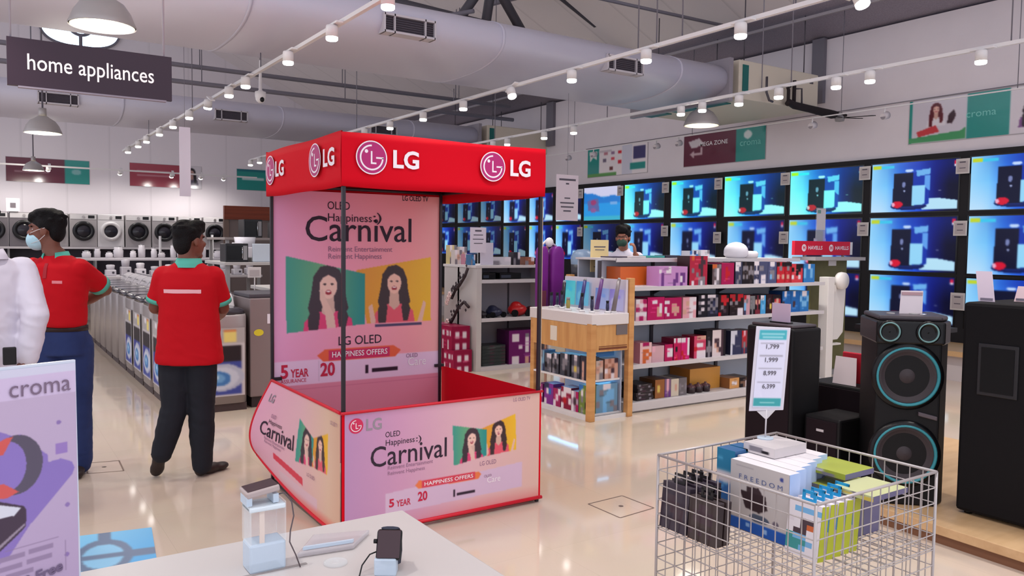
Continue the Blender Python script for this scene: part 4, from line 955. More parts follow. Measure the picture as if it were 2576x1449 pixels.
# --- man in red polo seen from behind, walking to the right
P1 = athing('person', 'person in a red polo seen from behind, dark trousers, walking right', 'person', (1.13, 5.46, 0))
f, r, _ = frame((.42, .9)); fh = (.80, .42)
neck = V3(1.135, 5.44, 1.40); hc = V3(1.145, 5.45, 1.545)
shL, shR = neck-UP*.085-r*.150, neck-UP*.085+r*.150
elL, elR = V3(.955, 5.57, 1.11), V3(1.345, 5.44, 1.10); wrL, wrR = V3(1.08, 5.75, 1.06), V3(1.36, 5.66, 1.02)
b = MB(); head_geo(b, hc, fh, 0, neck); b.loft([sec((1.13, 5.45), r, z, x, y) for z, x, y in ((.86, .14, .10), (1.1, .14, .10), (1.3, .155, .10), (1.38, .09, .07))])
for s_, e_, w_ in ((shL, elL, wrL), (shR, elR, wrR)):
    b.limb([s_, s_.lerp(e_, .5), e_, e_.lerp(w_, .4), w_], [.055, .05, .043, .042, .029])
hand(b, wrL, (.5, .6, -.1), (0, -.2, 1), 1, .6); hand(b, wrR, (-.3, .8, .1), (-1, 0, .2), 1, .6, -1)
for h_, k_, a_ in (((1.06, 5.5, .86), (1.055, 5.49, .46), (.968, 5.49, .19)), ((1.2, 5.44, .86), (1.205, 5.44, .47), (1.215, 5.455, .08))): b.limb([h_, k_, a_], [.075, .05, .04])
remesh(b, 'body', m_skin, P1, .0075, 3)
hair_geo(hc, fh, P1, .92, .99, .02); eyes(hc, fh, P1)
sh1 = polo(shL, shR, elL, elR, [sec((1.135, 5.445), r, z, x, y) for z, x, y in ((.755, .205, .135), (.78, .208, .137), (.95, .19, .13), (1.12, .18, .128), (1.26, .192, .125), (1.335, .18, .108), (1.375, .13, .085), (1.405, .078, .070))], P1, f)
collar(neck-UP*.012, f, P1)
bk = neck-f*.128-UP*.175
wrap('back_print', C3(236, 176, 184, .7), P1, sh1, bk+r*-.02, r, UP, .125, .0125)
trousers([sec((1.13, 5.46), r, z, x, y) for z, x, y in ((.74, .165, .115), (.85, .17, .12), (.95, .155, .11))], [((1.06, 5.5, .82), (1.05, 5.49, .47), (.97, 5.50, .17)), ((1.2, 5.43, .82), (1.205, 5.44, .47), (1.205, 5.44, .075))], P1, m_dtrou, (.104, .096, .076, .062))
shoe((.965, 5.47, .17), (.945, 5.55, -.02+.035), P1, (.1, .95, .5)); shoe((1.165, 5.425, 0), (1.385, 5.545, 0), P1)
MB().lathe(elR.lerp(wrR, .85), [(.034, -.006), (.037, 0), (.034, .006)], 14, 0, (r, UP, f)).build('watch', m_chrome, P1)

# --- man in red polo and blue mask facing left
P2 = athing('person', 'person in a red polo and pale blue mask, jeans, hand behind the back', 'person', (.46, 5.92, 0))
f, r, _ = frame((-.62, -.78)); fh = (-.86, .36)
neck = V3(.425, 5.91, 1.435); hc = V3(.375, 5.925, 1.60)
shL, shR = neck-UP*.08-r*.155, neck-UP*.08+r*.155
elL, elR = V3(.715, 5.98, 1.21), V3(.18, 6.02, 1.13); wrL, wrR = V3(.52, 6.10, 1.08), V3(.1, 5.85, 1.2)
b = MB(); head_geo(b, hc, fh, 0, neck); b.loft([sec((.44, 5.91), r, z, x, y) for z, x, y in ((.9, .14, .10), (1.1, .13, .10), (1.33, .155, .10), (1.41, .09, .07))])
for s_, e_, w_ in ((shL, elL, wrL), (shR, elR, wrR)): b.limb([s_, s_.lerp(e_, .5), e_, e_.lerp(w_, .4), w_], [.055, .05, .043, .041, .029])
hand(b, wrL, (-.85, .15, -.2), (0, 1, 0), 1, .4); hand(b, wrR, (-.3, -.6, .3), (0, 0, 1), 1, .6, -1)
for h_, k_, a_ in (((.53, 5.9, .9), (.535, 5.9, .48), (.545, 5.93, .08)), ((.37, 5.95, .9), (.37, 5.97, .48), (.36, 6.0, .08))): b.limb([h_, k_, a_], [.075, .05, .04])
remesh(b, 'body', m_skin, P2, .0075, 3)
hair_geo(hc, fh, P2, .98, 1.02); eyes(hc, fh, P2)
f2, r2, m2 = frame(fh)
mk = MB(); mk.ell(hc+f2*.056-UP*.064, (.063, .064, .066), 0, 18, m2); remesh(mk, 'face_mask', M('pale_blue_mask', S(176, 212, 226), .8), P2, .006, 2)
for sd in (-1, 1):
    MB().tube([hc+f2*.075+r2*sd*.058-UP*.02, hc+f2*.03+r2*sd*.073-UP*.0, hc-f2*.02+r2*sd*.086+UP*.015], .0018, 6).tube([hc+f2*.07+r2*sd*.056-UP*.085, hc+f2*.02+r2*sd*.070-UP*.065, hc-f2*.02+r2*sd*.086-UP*.03], .0018, 6).build('ear_loop', m_white, P2)
sh2 = polo(shL, shR, elL, elR, [sec((.435, 5.91), r, z, x, y) for z, x, y in ((.985, .158, .118), (1.0, .165, .125), (1.12, .168, .128), (1.28, .19, .125), (1.37, .18, .108), (1.41, .13, .085), (1.44, .078, .070))], P2, f)
collar(neck-UP*.012, f, P2, open_=1.0)
ch = neck+f*.128-UP*.16
wrap('chest_print', C3(226, 130, 140, .7), P2, sh2, ch-r*.085, r, UP, .034, .010); wrap('placket', C3(160, 20, 36, .7), P2, sh2, neck+f*.10-UP*.09, r, UP, .011, .05, .003)
trousers([sec((.45, 5.92), r, z, x, y) for z, x, y in ((.80, .165, .118), (.9, .165, .12), (.985, .152, .11))], [((.53, 5.9, .86), (.535, 5.9, .48), (.545, 5.92, .07)), ((.37, 5.95, .86), (.37, 5.97, .48), (.36, 6.0, .07))], P2, m_jeans)
MB().loft([sec((.45, 5.92), r, z, x, y) for z, x, y in ((.955, .160, .118), (.99, .160, .118))], n=28, e=2.3).build('belt', C3(40, 20, 22, .5), P2)
shoe((.55, 5.99, 0), (.50, 5.76, 0), P2); shoe((.36, 6.06, 0), (.28, 5.85, 0), P2)

# --- person in a white shirt at the left edge
P3 = athing('person', 'person in a long sleeved white shirt, seen from behind at the left edge', 'person', (.04, 5.02, 0))
f, r, _ = frame((-.35, .93)); neck = V3(.045, 5.0, 1.46); hc = V3(.01, 5.02, 1.615)
shL, shR = neck-UP*.075-r*.18, neck-UP*.085+r*.165
elL, elR = V3(-.3, 5.1, 1.12), V3(.252, 4.92, 1.14); wrL, wrR = V3(-.28, 5.3, .95), V3(.215, 4.92, .92)
b = MB(); head_geo(b, hc, f, 0, neck); b.loft([sec((.03, 5.01), r, z, x, y) for z, x, y in ((.9, .14, .10), (1.1, .14, .10), (1.36, .16, .10), (1.43, .09, .07))])
for s_, e_, w_ in ((shL, elL, wrL), (shR, elR, wrR)): b.limb([s_, s_.lerp(e_, .5), e_, e_.lerp(w_, .4), w_], [.055, .05, .043, .041, .029])
hand(b, wrL, (.2, .4, -.8), (1, 0, 0), 1, .3); hand(b, wrR, (-.5, .2, -.7), (-1, 0, 0), 1, .4)
for h_, k_, a_ in (((.12, 5.0, .9), (.12, 5.0, .48), (.12, 5.02, .08)), ((-.05, 5.05, .9), (-.06, 5.05, .48), (-.06, 5.08, .08))): b.limb([h_, k_, a_], [.075, .05, .04])
remesh(b, 'body', m_skin, P3, .009, 3); hair_geo(hc, f, P3, 1.1, 1.02, .02)
b = MB(); b.loft([sec((.03, 5.01), r, z, x, y) for z, x, y in ((.84, .185, .135), (1.0, .182, .135), (1.15, .182, .135), (1.3, .198, .13), (1.38, .19, .112), (1.43, .13, .09), (1.465, .082, .075))], n=28, e=2.3)
for s_, e_, w_ in ((shL, elL, wrL), (shR, elR, wrR)): b.limb([s_, s_.lerp(e_, .5), e_, e_.lerp(w_, .5), w_], [.074, .070, .064, .058, .048])
remesh(b, 'shirt', m_wshirt, P3, .009, 4, folds=.008)
collar(neck-UP*.008, f, P3, .074, .04, m_wshirt, .4)
trousers([sec((.03, 5.02), r, z, x, y) for z, x, y in ((.78, .16, .115), (.9, .165, .12), (.96, .15, .11))], [((.11, 5.0, .82), (.12, 5.0, .48), (.12, 5.02, .07)), ((-.05, 5.05, .82), (-.06, 5.05, .48), (-.06, 5.08, .07))], P3, M('grey_trousers', S(168, 160, 160), .85))
MB().box(.10, 4.80, .90, .16, 4.83, .99).build('belt_pouch', m_mat, P3, .006)
shoe((.12, 4.97, 0), (.06, 5.18, 0), P3); shoe((-.06, 5.04, 0), (-.12, 5.24, 0), P3)

# --- person in a white shirt and dark green mask behind the shelf
P4 = athing('person', 'person with a dark green mask and white shirt behind the gift box shelf', 'person', (6.2, 6.95, 0))
f, r, _ = frame((-.75, -.66)); neck = V3(6.20, 6.97, 1.48); hc = V3(6.16, 6.93, 1.635); fh = (-.80, -.6)
shL, shR = neck-UP*.075-r*.17, neck-UP*.075+r*.17
elL, elR = V3(6.40, 6.72, 1.20), V3(5.93, 7.02, 1.16); wrL, wrR = V3(6.17, 6.73, 1.45), V3(5.85, 6.85, 1.1)
b = MB(); head_geo(b, hc, fh, 0, neck); b.loft([sec((6.2, 6.97), r, z, x, y) for z, x, y in ((.9, .14, .10), (1.1, .14, .10), (1.38, .155, .10), (1.45, .09, .07))])
for s_, e_, w_ in ((shL, elL, wrL), (shR, elR, wrR)): b.limb([s_, s_.lerp(e_, .5), e_, e_.lerp(w_, .4), w_], [.055, .05, .043, .041, .029])
hand(b, wrL, (-.2, -.05, .9), (-.5, .7, 0), 1, .8); hand(b, wrR, (-.4, -.5, -.3), (0, 0, 1), 1, .5, -1)
for h_, k_, a_ in (((6.28, 6.9, .9), (6.28, 6.9, .48), (6.28, 6.92, .08)), ((6.12, 7.03, .9), (6.12, 7.04, .48), (6.12, 7.06, .08))): b.limb([h_, k_, a_], [.075, .05, .04])
remesh(b, 'body', m_skin2, P4, .0075, 3); hair_geo(hc, fh, P4, 1.2, 1.03); eyes(hc, fh, P4)
f2, r2, m2 = frame(fh); mk = MB(); mk.ell(hc+f2*.06-UP*.055, (.060, .060, .054), 0, 18, m2); remesh(mk, 'face_mask', M('dark_green_mask', S(50, 78, 66), .8), P4, .006, 2)
MB().tube([hc+f2*.099+r2*.066+UP*.006, hc+f2*.104+UP*.008, hc+f2*.099-r2*.066+UP*.006], .004, 6).build('spectacles', m_satin, P4)
polo(shL, shR, elL, elR, [sec((6.2, 6.97), r, z, x, y) for z, x, y in ((.9, .17, .12), (1.05, .17, .125), (1.2, .175, .126), (1.34, .19, .122), (1.42, .18, .105), (1.455, .13, .085), (1.485, .078, .070))], P4, f, m_wshirt, cuff=False)
collar(neck-UP*.01, f, P4, mat=m_wshirt)
trousers([sec((6.2, 6.97), r, z, x, y) for z, x, y in ((.78, .16, .115), (.9, .165, .12), (.96, .15, .11))], [((6.28, 6.9, .82), (6.28, 6.9, .48), (6.28, 6.92, .07)), ((6.12, 7.03, .82), (6.12, 7.04, .48), (6.12, 7.06, .07))], P4, m_dtrou)
shoe((6.31, 6.96, 0), (6.15, 6.8, 0), P4); shoe((6.15, 7.1, 0), (5.99, 6.94, 0), P4)
# ================================================================ boxes
def carton(name, x0, x1, y0, y1, z0, z1, front, side, cells=None, pal=None, label=None, group=None, face='-y', cat='box', top=None, side_cells=None):
    """a printed box: rows of letters lay out the blocks of colour on its printed faces"""
    cx, cy = (x0+x1)/2, (y0+y1)/2; X0, X1, Y0, Y1, Z = x0-cx, x1-cx, y0-cy, y1-cy, z1-z0
    b = MB(); b.box(X0, Y0, 0, X1, Y1, Z)
    ff = 2 if face == '-y' else 4
    b.m = [1, 2, 1, 0 if face == '-y' else 1, 1, 1]; b.m[ff] = 0
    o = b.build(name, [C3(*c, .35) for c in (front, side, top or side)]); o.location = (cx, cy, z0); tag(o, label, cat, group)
    def face_print(rows, axis, base):
        k = 7; R_, Cn = len(rows), len(rows[0]); W = (X1-X0) if axis == '-y' else (Y1-Y0)
        p = Pic(Cn*k, R_*k, W/Z, base); rn = random.Random(str(label)+axis)
        for r_ in range(R_):
            for c_ in range(Cn):
                if rows[r_][c_] != '.': p.rect(c_/Cn, r_/R_, (c_+1)/Cn, (r_+1)/R_, pal[rows[r_][c_]])
        lum = sum(base)/3; ink = [min(255, c+70) for c in base] if lum < 120 else [c*.62 for c in base]
        for q in range(4):
            y = rn.uniform(.06, .92); x = rn.uniform(.06, .5); p.rect(x, y, x+rn.uniform(.18, .42), y+.02, ink)
        p.soft = 2
        if axis == '-y': p.build('printed_face', MPM, o, (X0, Y0-.0006, Z), (1, 0, 0), (0, 0, -1), W, Z)
        else: p.build('printed_face', MPM, o, (X0-.0006, Y1, Z), (0, -1, 0), (0, 0, -1), W, Z)
    if cells: face_print(cells, face, front)
    if side_cells: face_print(side_cells, '-x' if face == '-y' else '-y', side)
    return o
PAL = {'w': (226, 216, 222), 'k': (28, 22, 28), 'g': (130, 124, 132), 'r': (190, 30, 40), 'p': (226, 170, 186), 'm': (168, 20, 88), 'b': (50, 110, 180), 'c': (120, 180, 226), 'o': (206, 100, 50), 's': (206, 158, 140), 'n': (52, 54, 84), 'y': (214, 190, 90), 't': (60, 150, 150), 'v': (110, 60, 130), 'd': (70, 50, 60)}
GX0, GX1, GF, GB = 4.95, 7.83, 5.45, 5.93
gs = athing('gondola_shelf', 'white gondola shelf full of gift boxes right of the wooden display', 'shelf unit', (6.4, 5.7, 0))
m_shelf = M('shelf_enamel', S(204, 198, 200), .4); m_back = M('blue_grey_back', S(190, 198, 212), .55)
MB().box(GX0, GB, .0, GX1, GB+.03, 1.405).build('back_panel', m_back, gs)
MB().box(GX0, GF, .015, GX1, GB, .095).box(GX0, GF+.03, .0, GX1, GB, .015).build('base_deck', m_shelf, gs, .004)
for z, d in ((.445, 0), (.850, 0), (1.168, .0)):
    s = MB().box(GX0, GF+d, z-.012, GX1, GB, z).box(GX0, GF+d-.004, z-.035, GX1, GF+d+.006, z+.002).build('shelf', m_shelf, gs)
    for x in (5.66, 6.62, 7.5): MB().prism([(x, GB, z-.012), (x, GB-.25, z-.012), (x, GB, z-.12)], (.012, 0, 0)).build('shelf_bracket', m_dsteel, s, recalc=True)
for x in (GX0+.005, 5.65, 6.61, GX1-.04): MB().box(x, GB-.02, 0, x+.035, GB, 1.40).build('upright', m_dsteel, gs)
MB().box(5.0, GB-.22, 1.405, GX1-.1, GB+.40, 1.425).box(5.0, GB-.224, 1.39, GX1-.1, GB-.214, 1.427).build('top_shelf', m_shelf, gs)
MB().box(GX0, GB+.03, .0, GX1, GB+.50, .10).build('rear_deck', m_shelf, gs)
MB().box(5.02, GB+.37, .1, GX1-.1, GB+.39, 1.405).build('rear_panel', m_back, gs)
def row(z, y, d, items, grp):
    for x0, x1, h, front, side, cells, lab in items:
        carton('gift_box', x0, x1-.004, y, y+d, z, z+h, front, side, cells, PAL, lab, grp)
T = 'boxes on the top shelf of the gondola'
carton('gift_box', 5.06, 5.54, 5.72, 5.92, 1.168, 1.345, (206, 96, 34), (190, 86, 30), None, PAL, 'plain orange carton on the top shelf, behind the wooden pillar', T)
carton('gift_box', 5.34, 5.715, 5.49, 5.66, 1.168, 1.352, (196, 142, 196), (180, 126, 180), ['....w.......', 'w..ww.......', '.v.....v.vv.', '.v.....v.wv.', '.v....vv.wv.', '.v....v..v..'], PAL, 'lilac box of trimmers on the top shelf', T)
row(1.168, 5.49, .17, [
 (5.745, 5.995, .285, (176, 40, 66), (46, 22, 28), ['.o...d..', '.....dd.', '....dd..', '.g...d..', '...g.d..', '....ggg.', '.w..gwg.'], 'tall maroon box with a dark side on the top shelf'),
 (6.064, 6.196, .203, (96, 80, 84), (24, 20, 24), ['oo.g', '.gw.', '.gw.', '..w.', '.wg.'], 'dark grey box with an orange corner on the top shelf'),
 (6.196, 6.384, .217, (166, 24, 80), (120, 16, 60), ['......', '..r...', '..rr..', '..r...', '......'], 'magenta box on the top shelf'),
 (6.402, 6.510, .225, (58, 60, 84), (40, 40, 56), ['www.', 'ww..', '....', '..g.', '.g..'], 'navy box with a white head, left one on the top shelf'),
 (6.515, 6.60, .228, (64, 52, 52), (40, 34, 34), ['k.k', 'ggg', '.k.', 'g.g', 'kkk'], 'brown black box on the top shelf, left of its twin'),
 (6.60, 6.685, .228, (60, 50, 50), (40, 34, 34), ['kkk', '.g.', 'ggg', '.k.', 'k.k'], 'brown black box on the top shelf, right of its twin'),
 (6.69, 6.768, .23, (196, 190, 200), (160, 156, 170), ['www', 'n.n', '...', 'nnn', '.w.'], 'thin white and navy box on the top shelf'),
 (6.768, 6.908, .226, (72, 76, 108), (52, 54, 80), ['....', 'gg..', '....', '.ww.', '.ww.'], 'grey navy box with a white label at its foot on the top shelf'),
 (6.908, 7.050, .226, (76, 80, 116), (56, 58, 88), ['.ww.', '....', '.gg.', '.cg.', '....'], 'grey navy box with a white label at its head on the top shelf'),
 (7.056, 7.181, .222, (190, 34, 46), (130, 16, 26), ['k.k', '.g.', '...', 's.s', '...'], 'red box, leftmost of three on the top shelf'),
 (7.181, 7.301, .222, (176, 26, 40), (130, 16, 26), ['kkk', '.g.', '...', '.s.', '...'], 'red box, middle one of three on the top shelf'),
 (7.301, 7.492, .20, (206, 60, 70), (140, 20, 30), ['..kkk', 'k.kk.', '..k..', 'w..w.', '.....'], 'red box with a black wedge, rightmost of three on the top shelf'),
 (7.506, 7.702, .20, (52, 120, 186), (36, 80, 140), ['..w..', 'c..c.', 'c..c.', '.....'], 'blue box at the right end of the top shelf')], T)
T = 'boxes on the second shelf of the gondola'
row(.850, 5.49, .18, [
 (5.056, 5.196, .200, (222, 170, 180), (206, 180, 190), ['w.m', '.w.', 'm.m', 'www', '.m.'], 'pale pink patterned box at the left end of the second shelf'),
 (5.201, 5.421, .215, (186, 20, 92), (120, 10, 56), ['.......', '..ww...', '.....w.', '....sw.', '....sw.', '....ss.', '.......'], 'magenta dryer box on the second shelf, left of the pair'),
 (5.421, 5.649, .205, (172, 20, 86), (120, 10, 56), ['.......', 'ww.....', '...ss..', 'w..sss.', 'w..sss.', '.w..s..', '.......'], 'magenta brush box on the second shelf, right of the pair'),
 (5.665, 5.851, .203, (222, 160, 168), (206, 140, 150), ['..ww', '.sw.', '..ww', 's.w.', '..w.'], 'pink box with white writing panel on the second shelf'),
 (5.878, 6.007, .218, (26, 24, 34), (20, 18, 26), ['.w.', '...', 'gw.', '...', '.w.', 'g..', '...'], 'black kit box at the left of the dark boxes, second shelf'),
 (6.007, 6.162, .220, (32, 32, 48), (20, 18, 26), ['www.', '.g.g', 'g.ng', '.gng', 'g.g.', '.n.n', '....'], 'black and white patterned kit box on the second shelf'),
 (6.165, 6.32, .212, (30, 16, 22), (20, 10, 14), ['.rr.', '.rrr', '..r.', '.g..', '..d.', 'r...'], 'black box with a red blot on the second shelf'),
 (6.33, 6.535, .216, (34, 20, 24), (24, 14, 16), ['rr.rr', '.r.r.', 'g.g..', '.....', '...ww', '...ww'], 'black and red box with a white label on the second shelf'),
 (6.548, 6.640, .202, (196, 150, 160), (150, 120, 130), ['r..', '.g.', 'c..', 'c..', 'n..'], 'pinkish grey slim box on the second shelf'),
 (6.640, 6.720, .192, (120, 120, 124), (90, 90, 94), ['...', 'g.g', '...', 'k.k'], 'grey slim box on the second shelf'),
 (6.722, 6.802, .198, (120, 40, 54), (80, 26, 36), ['k.k', 's.s', 'k.k', '...'], 'dark red slim box on the second shelf'),
 (6.804, 6.889, .194, (76, 160, 214), (50, 110, 160), ['ww.', '...', '.c.', '...'], 'sky blue slim box on the second shelf'),
 (6.893, 6.985, .198, (40, 20, 26), (26, 14, 18), ['...', '.d.', '..y', '...'], 'black slim box between the sky blue and red ones'),
 (6.990, 7.131, .192, (176, 50, 60), (110, 30, 40), ['kkkk', 'k.s.', 'kss.', 'k.r.', '....'], 'red and black box on the second shelf'),
 (7.156, 7.302, .228, (36, 96, 166), (24, 60, 110), ['.w..', '....', 'd...', '....'], 'blue box, leftmost of three on the second shelf'),
 (7.302, 7.452, .226, (36, 100, 172), (24, 60, 110), ['.w..', '....', '.d..', '....'], 'blue box, middle one of three on the second shelf'),
 (7.452, 7.612, .224, (44, 116, 184), (24, 60, 110), ['.ww.', 'c..c', '.cc.', '....'], 'blue box, rightmost of three on the second shelf')], T)
T = 'boxes on the third shelf of the gondola'
row(.445, 5.50, .17, [
 (5.127, 5.279, .195, (226, 186, 186), (206, 130, 140), ['.mm.', '....', '.oo.', '.o.o', '.oo.', '.o..'], 'pale pink box with an oval figure on the third shelf'),
 (5.279, 5.440, .155, (206, 164, 172), (190, 140, 150), ['p...', '....', '....'], 'plain dusty pink box on the third shelf'),
 (5.445, 5.556, .162, (180, 20, 84), (120, 14, 60), ['...', '.ww', '.ww', '...'], 'magenta box with a white square on the third shelf'),
 (5.565, 5.667, .214, (190, 20, 84), (120, 10, 50), ['w.ww', '....', '.k..', '....', '.r..'], 'crimson striped box on the third shelf, left one'),
 (5.667, 5.782, .212, (206, 30, 110), (120, 10, 50), ['ww.w', '...w', '...w', 'r..w', '.r..'], 'crimson striped box on the third shelf, right one'),
 (5.843, 6.011, .220, (206, 70, 104), (140, 20, 50), ['.sss', '....', '.ww.', 'r...', '.www', '.www'], 'rose box with a white foot label on the third shelf'),
 (6.015, 6.098, .262, (44, 36, 48), (24, 20, 26), ['kkk', 'kkk', '.g.', 'ggg', '.g.'], 'tall black box on the third shelf'),
 (6.101, 6.299, .266, (222, 206, 206), (60, 44, 48), ['....dk', '....dk', '.dd.dk', '.sd.dk', '..sddk', '....dk'], 'white box with a brown handle picture on the third shelf'),
 (6.371, 6.540, .246, (206, 206, 218), (40, 40, 60), ['...nn', '..nnn', '..nnn', '.nnnn', '.nnnn'], 'white and navy slanted box on the third shelf'),
 (6.540, 6.626, .240, (150, 60, 70), (90, 30, 40), ['rp.', '.r.', '.g.', 'n.n'], 'red grey slim box on the third shelf'),
 (6.626, 6.725, .242, (70, 62, 76), (50, 44, 54), ['k.k', '...', 'd.d', '...'], 'dark slim box at the right of the third shelf')], T)
T = 'boxes on the bottom shelf of the gondola'
for i, (z, x0, x1) in enumerate(((.097, 5.10, 5.31), (.135, 5.09, 5.30), (.173, 5.11, 5.32), (.211, 5.10, 5.29))):
    carton('knife_set', x0, x1, 5.50, 5.72, z, z+.037, (52, 44, 46), (40, 34, 36), ['.g......', '..dd..g.'], PAL, 'flat dark pack in the left bottom pile, %s from below' % ord_(i), T, cat='pack')
row(.097, 5.50, .22, [
 (5.331, 5.456, .178, (150, 96, 56), (100, 64, 36), ['....', '.y..', '....'], 'brown box on the bottom shelf'),
 (5.456, 5.541, .176, (126, 96, 126), (90, 70, 90), ['.p.', '.p.', 'v.v'], 'mauve slim box on the bottom shelf'),
 (5.541, 5.648, .168, (206, 194, 176), (160, 150, 136), ['....', '..s.', '....'], 'cream box on the bottom shelf'),
 (5.648, 5.757, .170, (112, 106, 110), (90, 84, 88), ['....', 'g..g', '....'], 'grey box on the bottom shelf'),
 (6.372, 6.52, .105, (206, 150, 90), (150, 100, 60), ['....', '.ww.', '....'], 'small tan box right of the big carton on the bottom shelf'),
 (6.535, 6.70, .10, (120, 90, 74), (90, 70, 56), ['kk..', '..ww', 'k.w.'], 'small dark tan box at the far right of the bottom shelf')], T)
carton('carton', 5.92, 6.36, 5.62, 5.90, .095, .315, (206, 146, 66), (190, 120, 46), None, PAL, 'large yellow brown carton on the bottom shelf', None, cat='box')
for i in range(3):
    t = thing('cookware_pan', 'dark pan with a red rim on the bottom shelf, %s of three' % ('left', 'middle', 'right')[i], 'pan', (5.86+i*.105, 5.55, .095), 'pans on the bottom shelf')
    MB().lathe((0, 0, 0), [(.001, 0), (.045, 0), (.05, .06), (.048, .06), (.044, .005)], 20).build('bowl', C3(48, 30, 34, .3), t); MB().lathe((0, 0, .06), [(.05, 0), (.04, .014), (.012, .024), (.012, .035), (.001, .036)], 20).build('lid', C3(90, 60, 66, .2), t)
# on top of the gondola
t = athing('hair_steamer', 'white rounded hood appliance on the gondola top', 'appliance', (6.93, 5.9, 1.427))
MB().ell((6.88, 5.9, 1.50), (.13, .13, .10), 0, 20).lathe((6.88, 5.9, 1.427), [(.10, 0), (.13, .03), (.13, .07)], 20).build('hood', M('glossy_white_plastic', S(222, 218, 224), .2), t); MB().lathe((7.03, 5.86, 1.427), [(.001, 0), (.10, 0), (.11, .05), (.09, .075), (.001, .078)], 20).build('base', C3(226, 220, 222, .3), t)
carton('gift_box', 6.13, 6.25, 5.86, 5.98, 1.427, 1.50, (206, 206, 216), (190, 190, 200), ['b.n.', '.w.b'], PAL, 'small white and blue box on the gondola top, left of the white hood', 'boxes on the gondola top')
carton('gift_box', 6.27, 6.40, 5.84, 5.96, 1.427, 1.51, (222, 220, 226), (206, 206, 212), ['.w.g', 'w..w'], PAL, 'small white box on the gondola top, nearest the white hood', 'boxes on the gondola top')
for i, (x, c) in enumerate(((5.15, (70, 60, 80)), (5.40, (206, 196, 200)), (5.66, (60, 150, 146)), (5.88, (44, 40, 60)))): carton('small_box', x, x+.2, 5.95, 6.12, 1.427, 1.427+.012+.004*i, c, c, None, PAL, '%s flat pack lying on the gondola top' % ('plum', 'white', 'teal', 'navy')[i], None)
# end cap with red header
t = athing('endcap_stand', 'olive end cap stand with a red branded header at the gondola end', 'display stand', (8.62, 5.95, 0))
MB().box(8.28, 5.95, 0, 8.98, 6.0, 1.40).build('panel', M('olive_panel', S(112, 108, 70), .6, noise=(5, S(92, 90, 52), .7)), t); MB().box(8.0, 5.7, 1.40, 8.98, 6.02, 1.44).build('shelf_lip', C3(170, 164, 164), t); MB().box(8.6, 5.94, 1.33, 8.75, 5.95, 1.39).build('label', m_paper, t)
MB().box(8.30, 5.9, .0, 8.96, 6.2, .06).build('foot', m_grey, t)
hd = MB().box(7.86, 5.88, 1.46, 8.93, 5.92, 1.625).build('header', M('header_red', S(214, 20, 50), .4), t); MB().box(8.93, 5.88, 1.465, 8.98, 5.92, 1.62).build('header_end', m_white, t)
for x in (8.10, 8.62):
    txt('HAVELLS', .06, (x+.14, 5.879, 1.545), EX, UP, m_wh, hd, fit=.27, bold=.02); MB().lathe((x-.07, 5.8795, 1.545), [(.001, 0), (.042, 0)], 24, 0, fax).build('emblem', m_wh, hd); txt('H', .06, (x-.07, 5.878, 1.545), EX, UP, M('header_red'), hd, bold=.03)
MB().box(8.05, 5.89, 1.44, 8.08, 5.91, 1.46).box(8.8, 5.89, 1.44, 8.83, 5.91, 1.46).build('bracket', m_grey, t)
t = athing('sign_holder', 'clear price card holder standing on the red header', 'sign holder', (8.35, 5.9, 1.625))
MB().box(8.24, 5.895, 1.625, 8.46, 5.905, 1.66).build('base', m_glass, t); MB().box(8.27, 5.898, 1.66, 8.45, 5.904, 2.02).build('sleeve', m_glass, t); MB().box(8.28, 5.896, 1.76, 8.44, 5.898, 2.01).build('card', C3(206, 200, 204), t); MB().box(8.29, 5.8945, 1.955, 8.35, 5.896, 1.995).build('print', C3(110, 150, 140), t)
t = athing('display_totem', 'white upright display post with a round cap and hanging panel at the gondola end', 'display post', (8.02, 5.5, 0))
MB().box(7.94, 5.48, 0, 8.06, 5.60, 1.22).build('post', C3(226, 220, 216), t, .006); MB().lathe((8.19, 5.49, 1.175), [(.001, -.03), (.095, -.025), (.10, 0), (.095, .04), (.001, .04)], 28, 0, fax).build('round_cap', C3(232, 226, 222, .35), t); MB().prism([(8.09, 5.52, .50), (8.20, 5.52, .50), (8.30, 5.52, .58), (8.33, 5.52, 1.12), (8.09, 5.52, 1.12)], (0, .02, 0)).build('panel', C3(222, 216, 212), t, .003, True)
MB().box(8.02, 5.5, .44, 8.24, 5.56, .46).build('ledge', C3(222, 216, 212), t); MB().box(8.05, 5.50, 1.05, 8.12, 5.6, 1.13).build('bracket', C3(222, 216, 212), t)

# ================================================================ wooden display
m_pine = M('pine_wood', S(214, 160, 100), .45, noise=(2.2, S(186, 128, 70), .75, (1, 1, 9)))
m_pineh = M('pine_wood_horizontal', S(216, 164, 102), .45, noise=(2.2, S(188, 130, 72), .75, (9, 9, 1)))
m_glow = M('shelf_light', S(190, 230, 255), .4, emit=6.0, ecol=S(130, 206, 255))
wd = athing('wooden_display', 'pine wood display counter with white top and lit lower shelves', 'display counter', (4.9, 6.0, 0))
WX0, WX1, WY0, WY1 = 4.42, 4.92, 5.36, 6.30
MB().box(WX0, WY0, 0, WX0+.06, WY0+.06, .86).build('corner_post', m_pine, wd, .004); MB().box(WX1-.06, WY0, 0, WX1, WY0+.06, 1.255).build('tall_post', m_pine, wd, .004)
MB().box(WX0+.02, WY1-.06, 0, WX0+.08, WY1, .86).build('corner_post', m_pine, wd); MB().box(WX1-.06, WY1-.06, 0, WX1, WY1, 1.255).build('tall_post', m_pine, wd)
MB().box(WX0+.06, WY0+.012, .61, WX1-.06, WY0+.05, .845).build('front_apron', m_pineh, wd); MB().box(WX0+.008, WY0+.06, .61, WX0+.045, WY1-.06, .845).build('side_apron', m_pineh, wd)
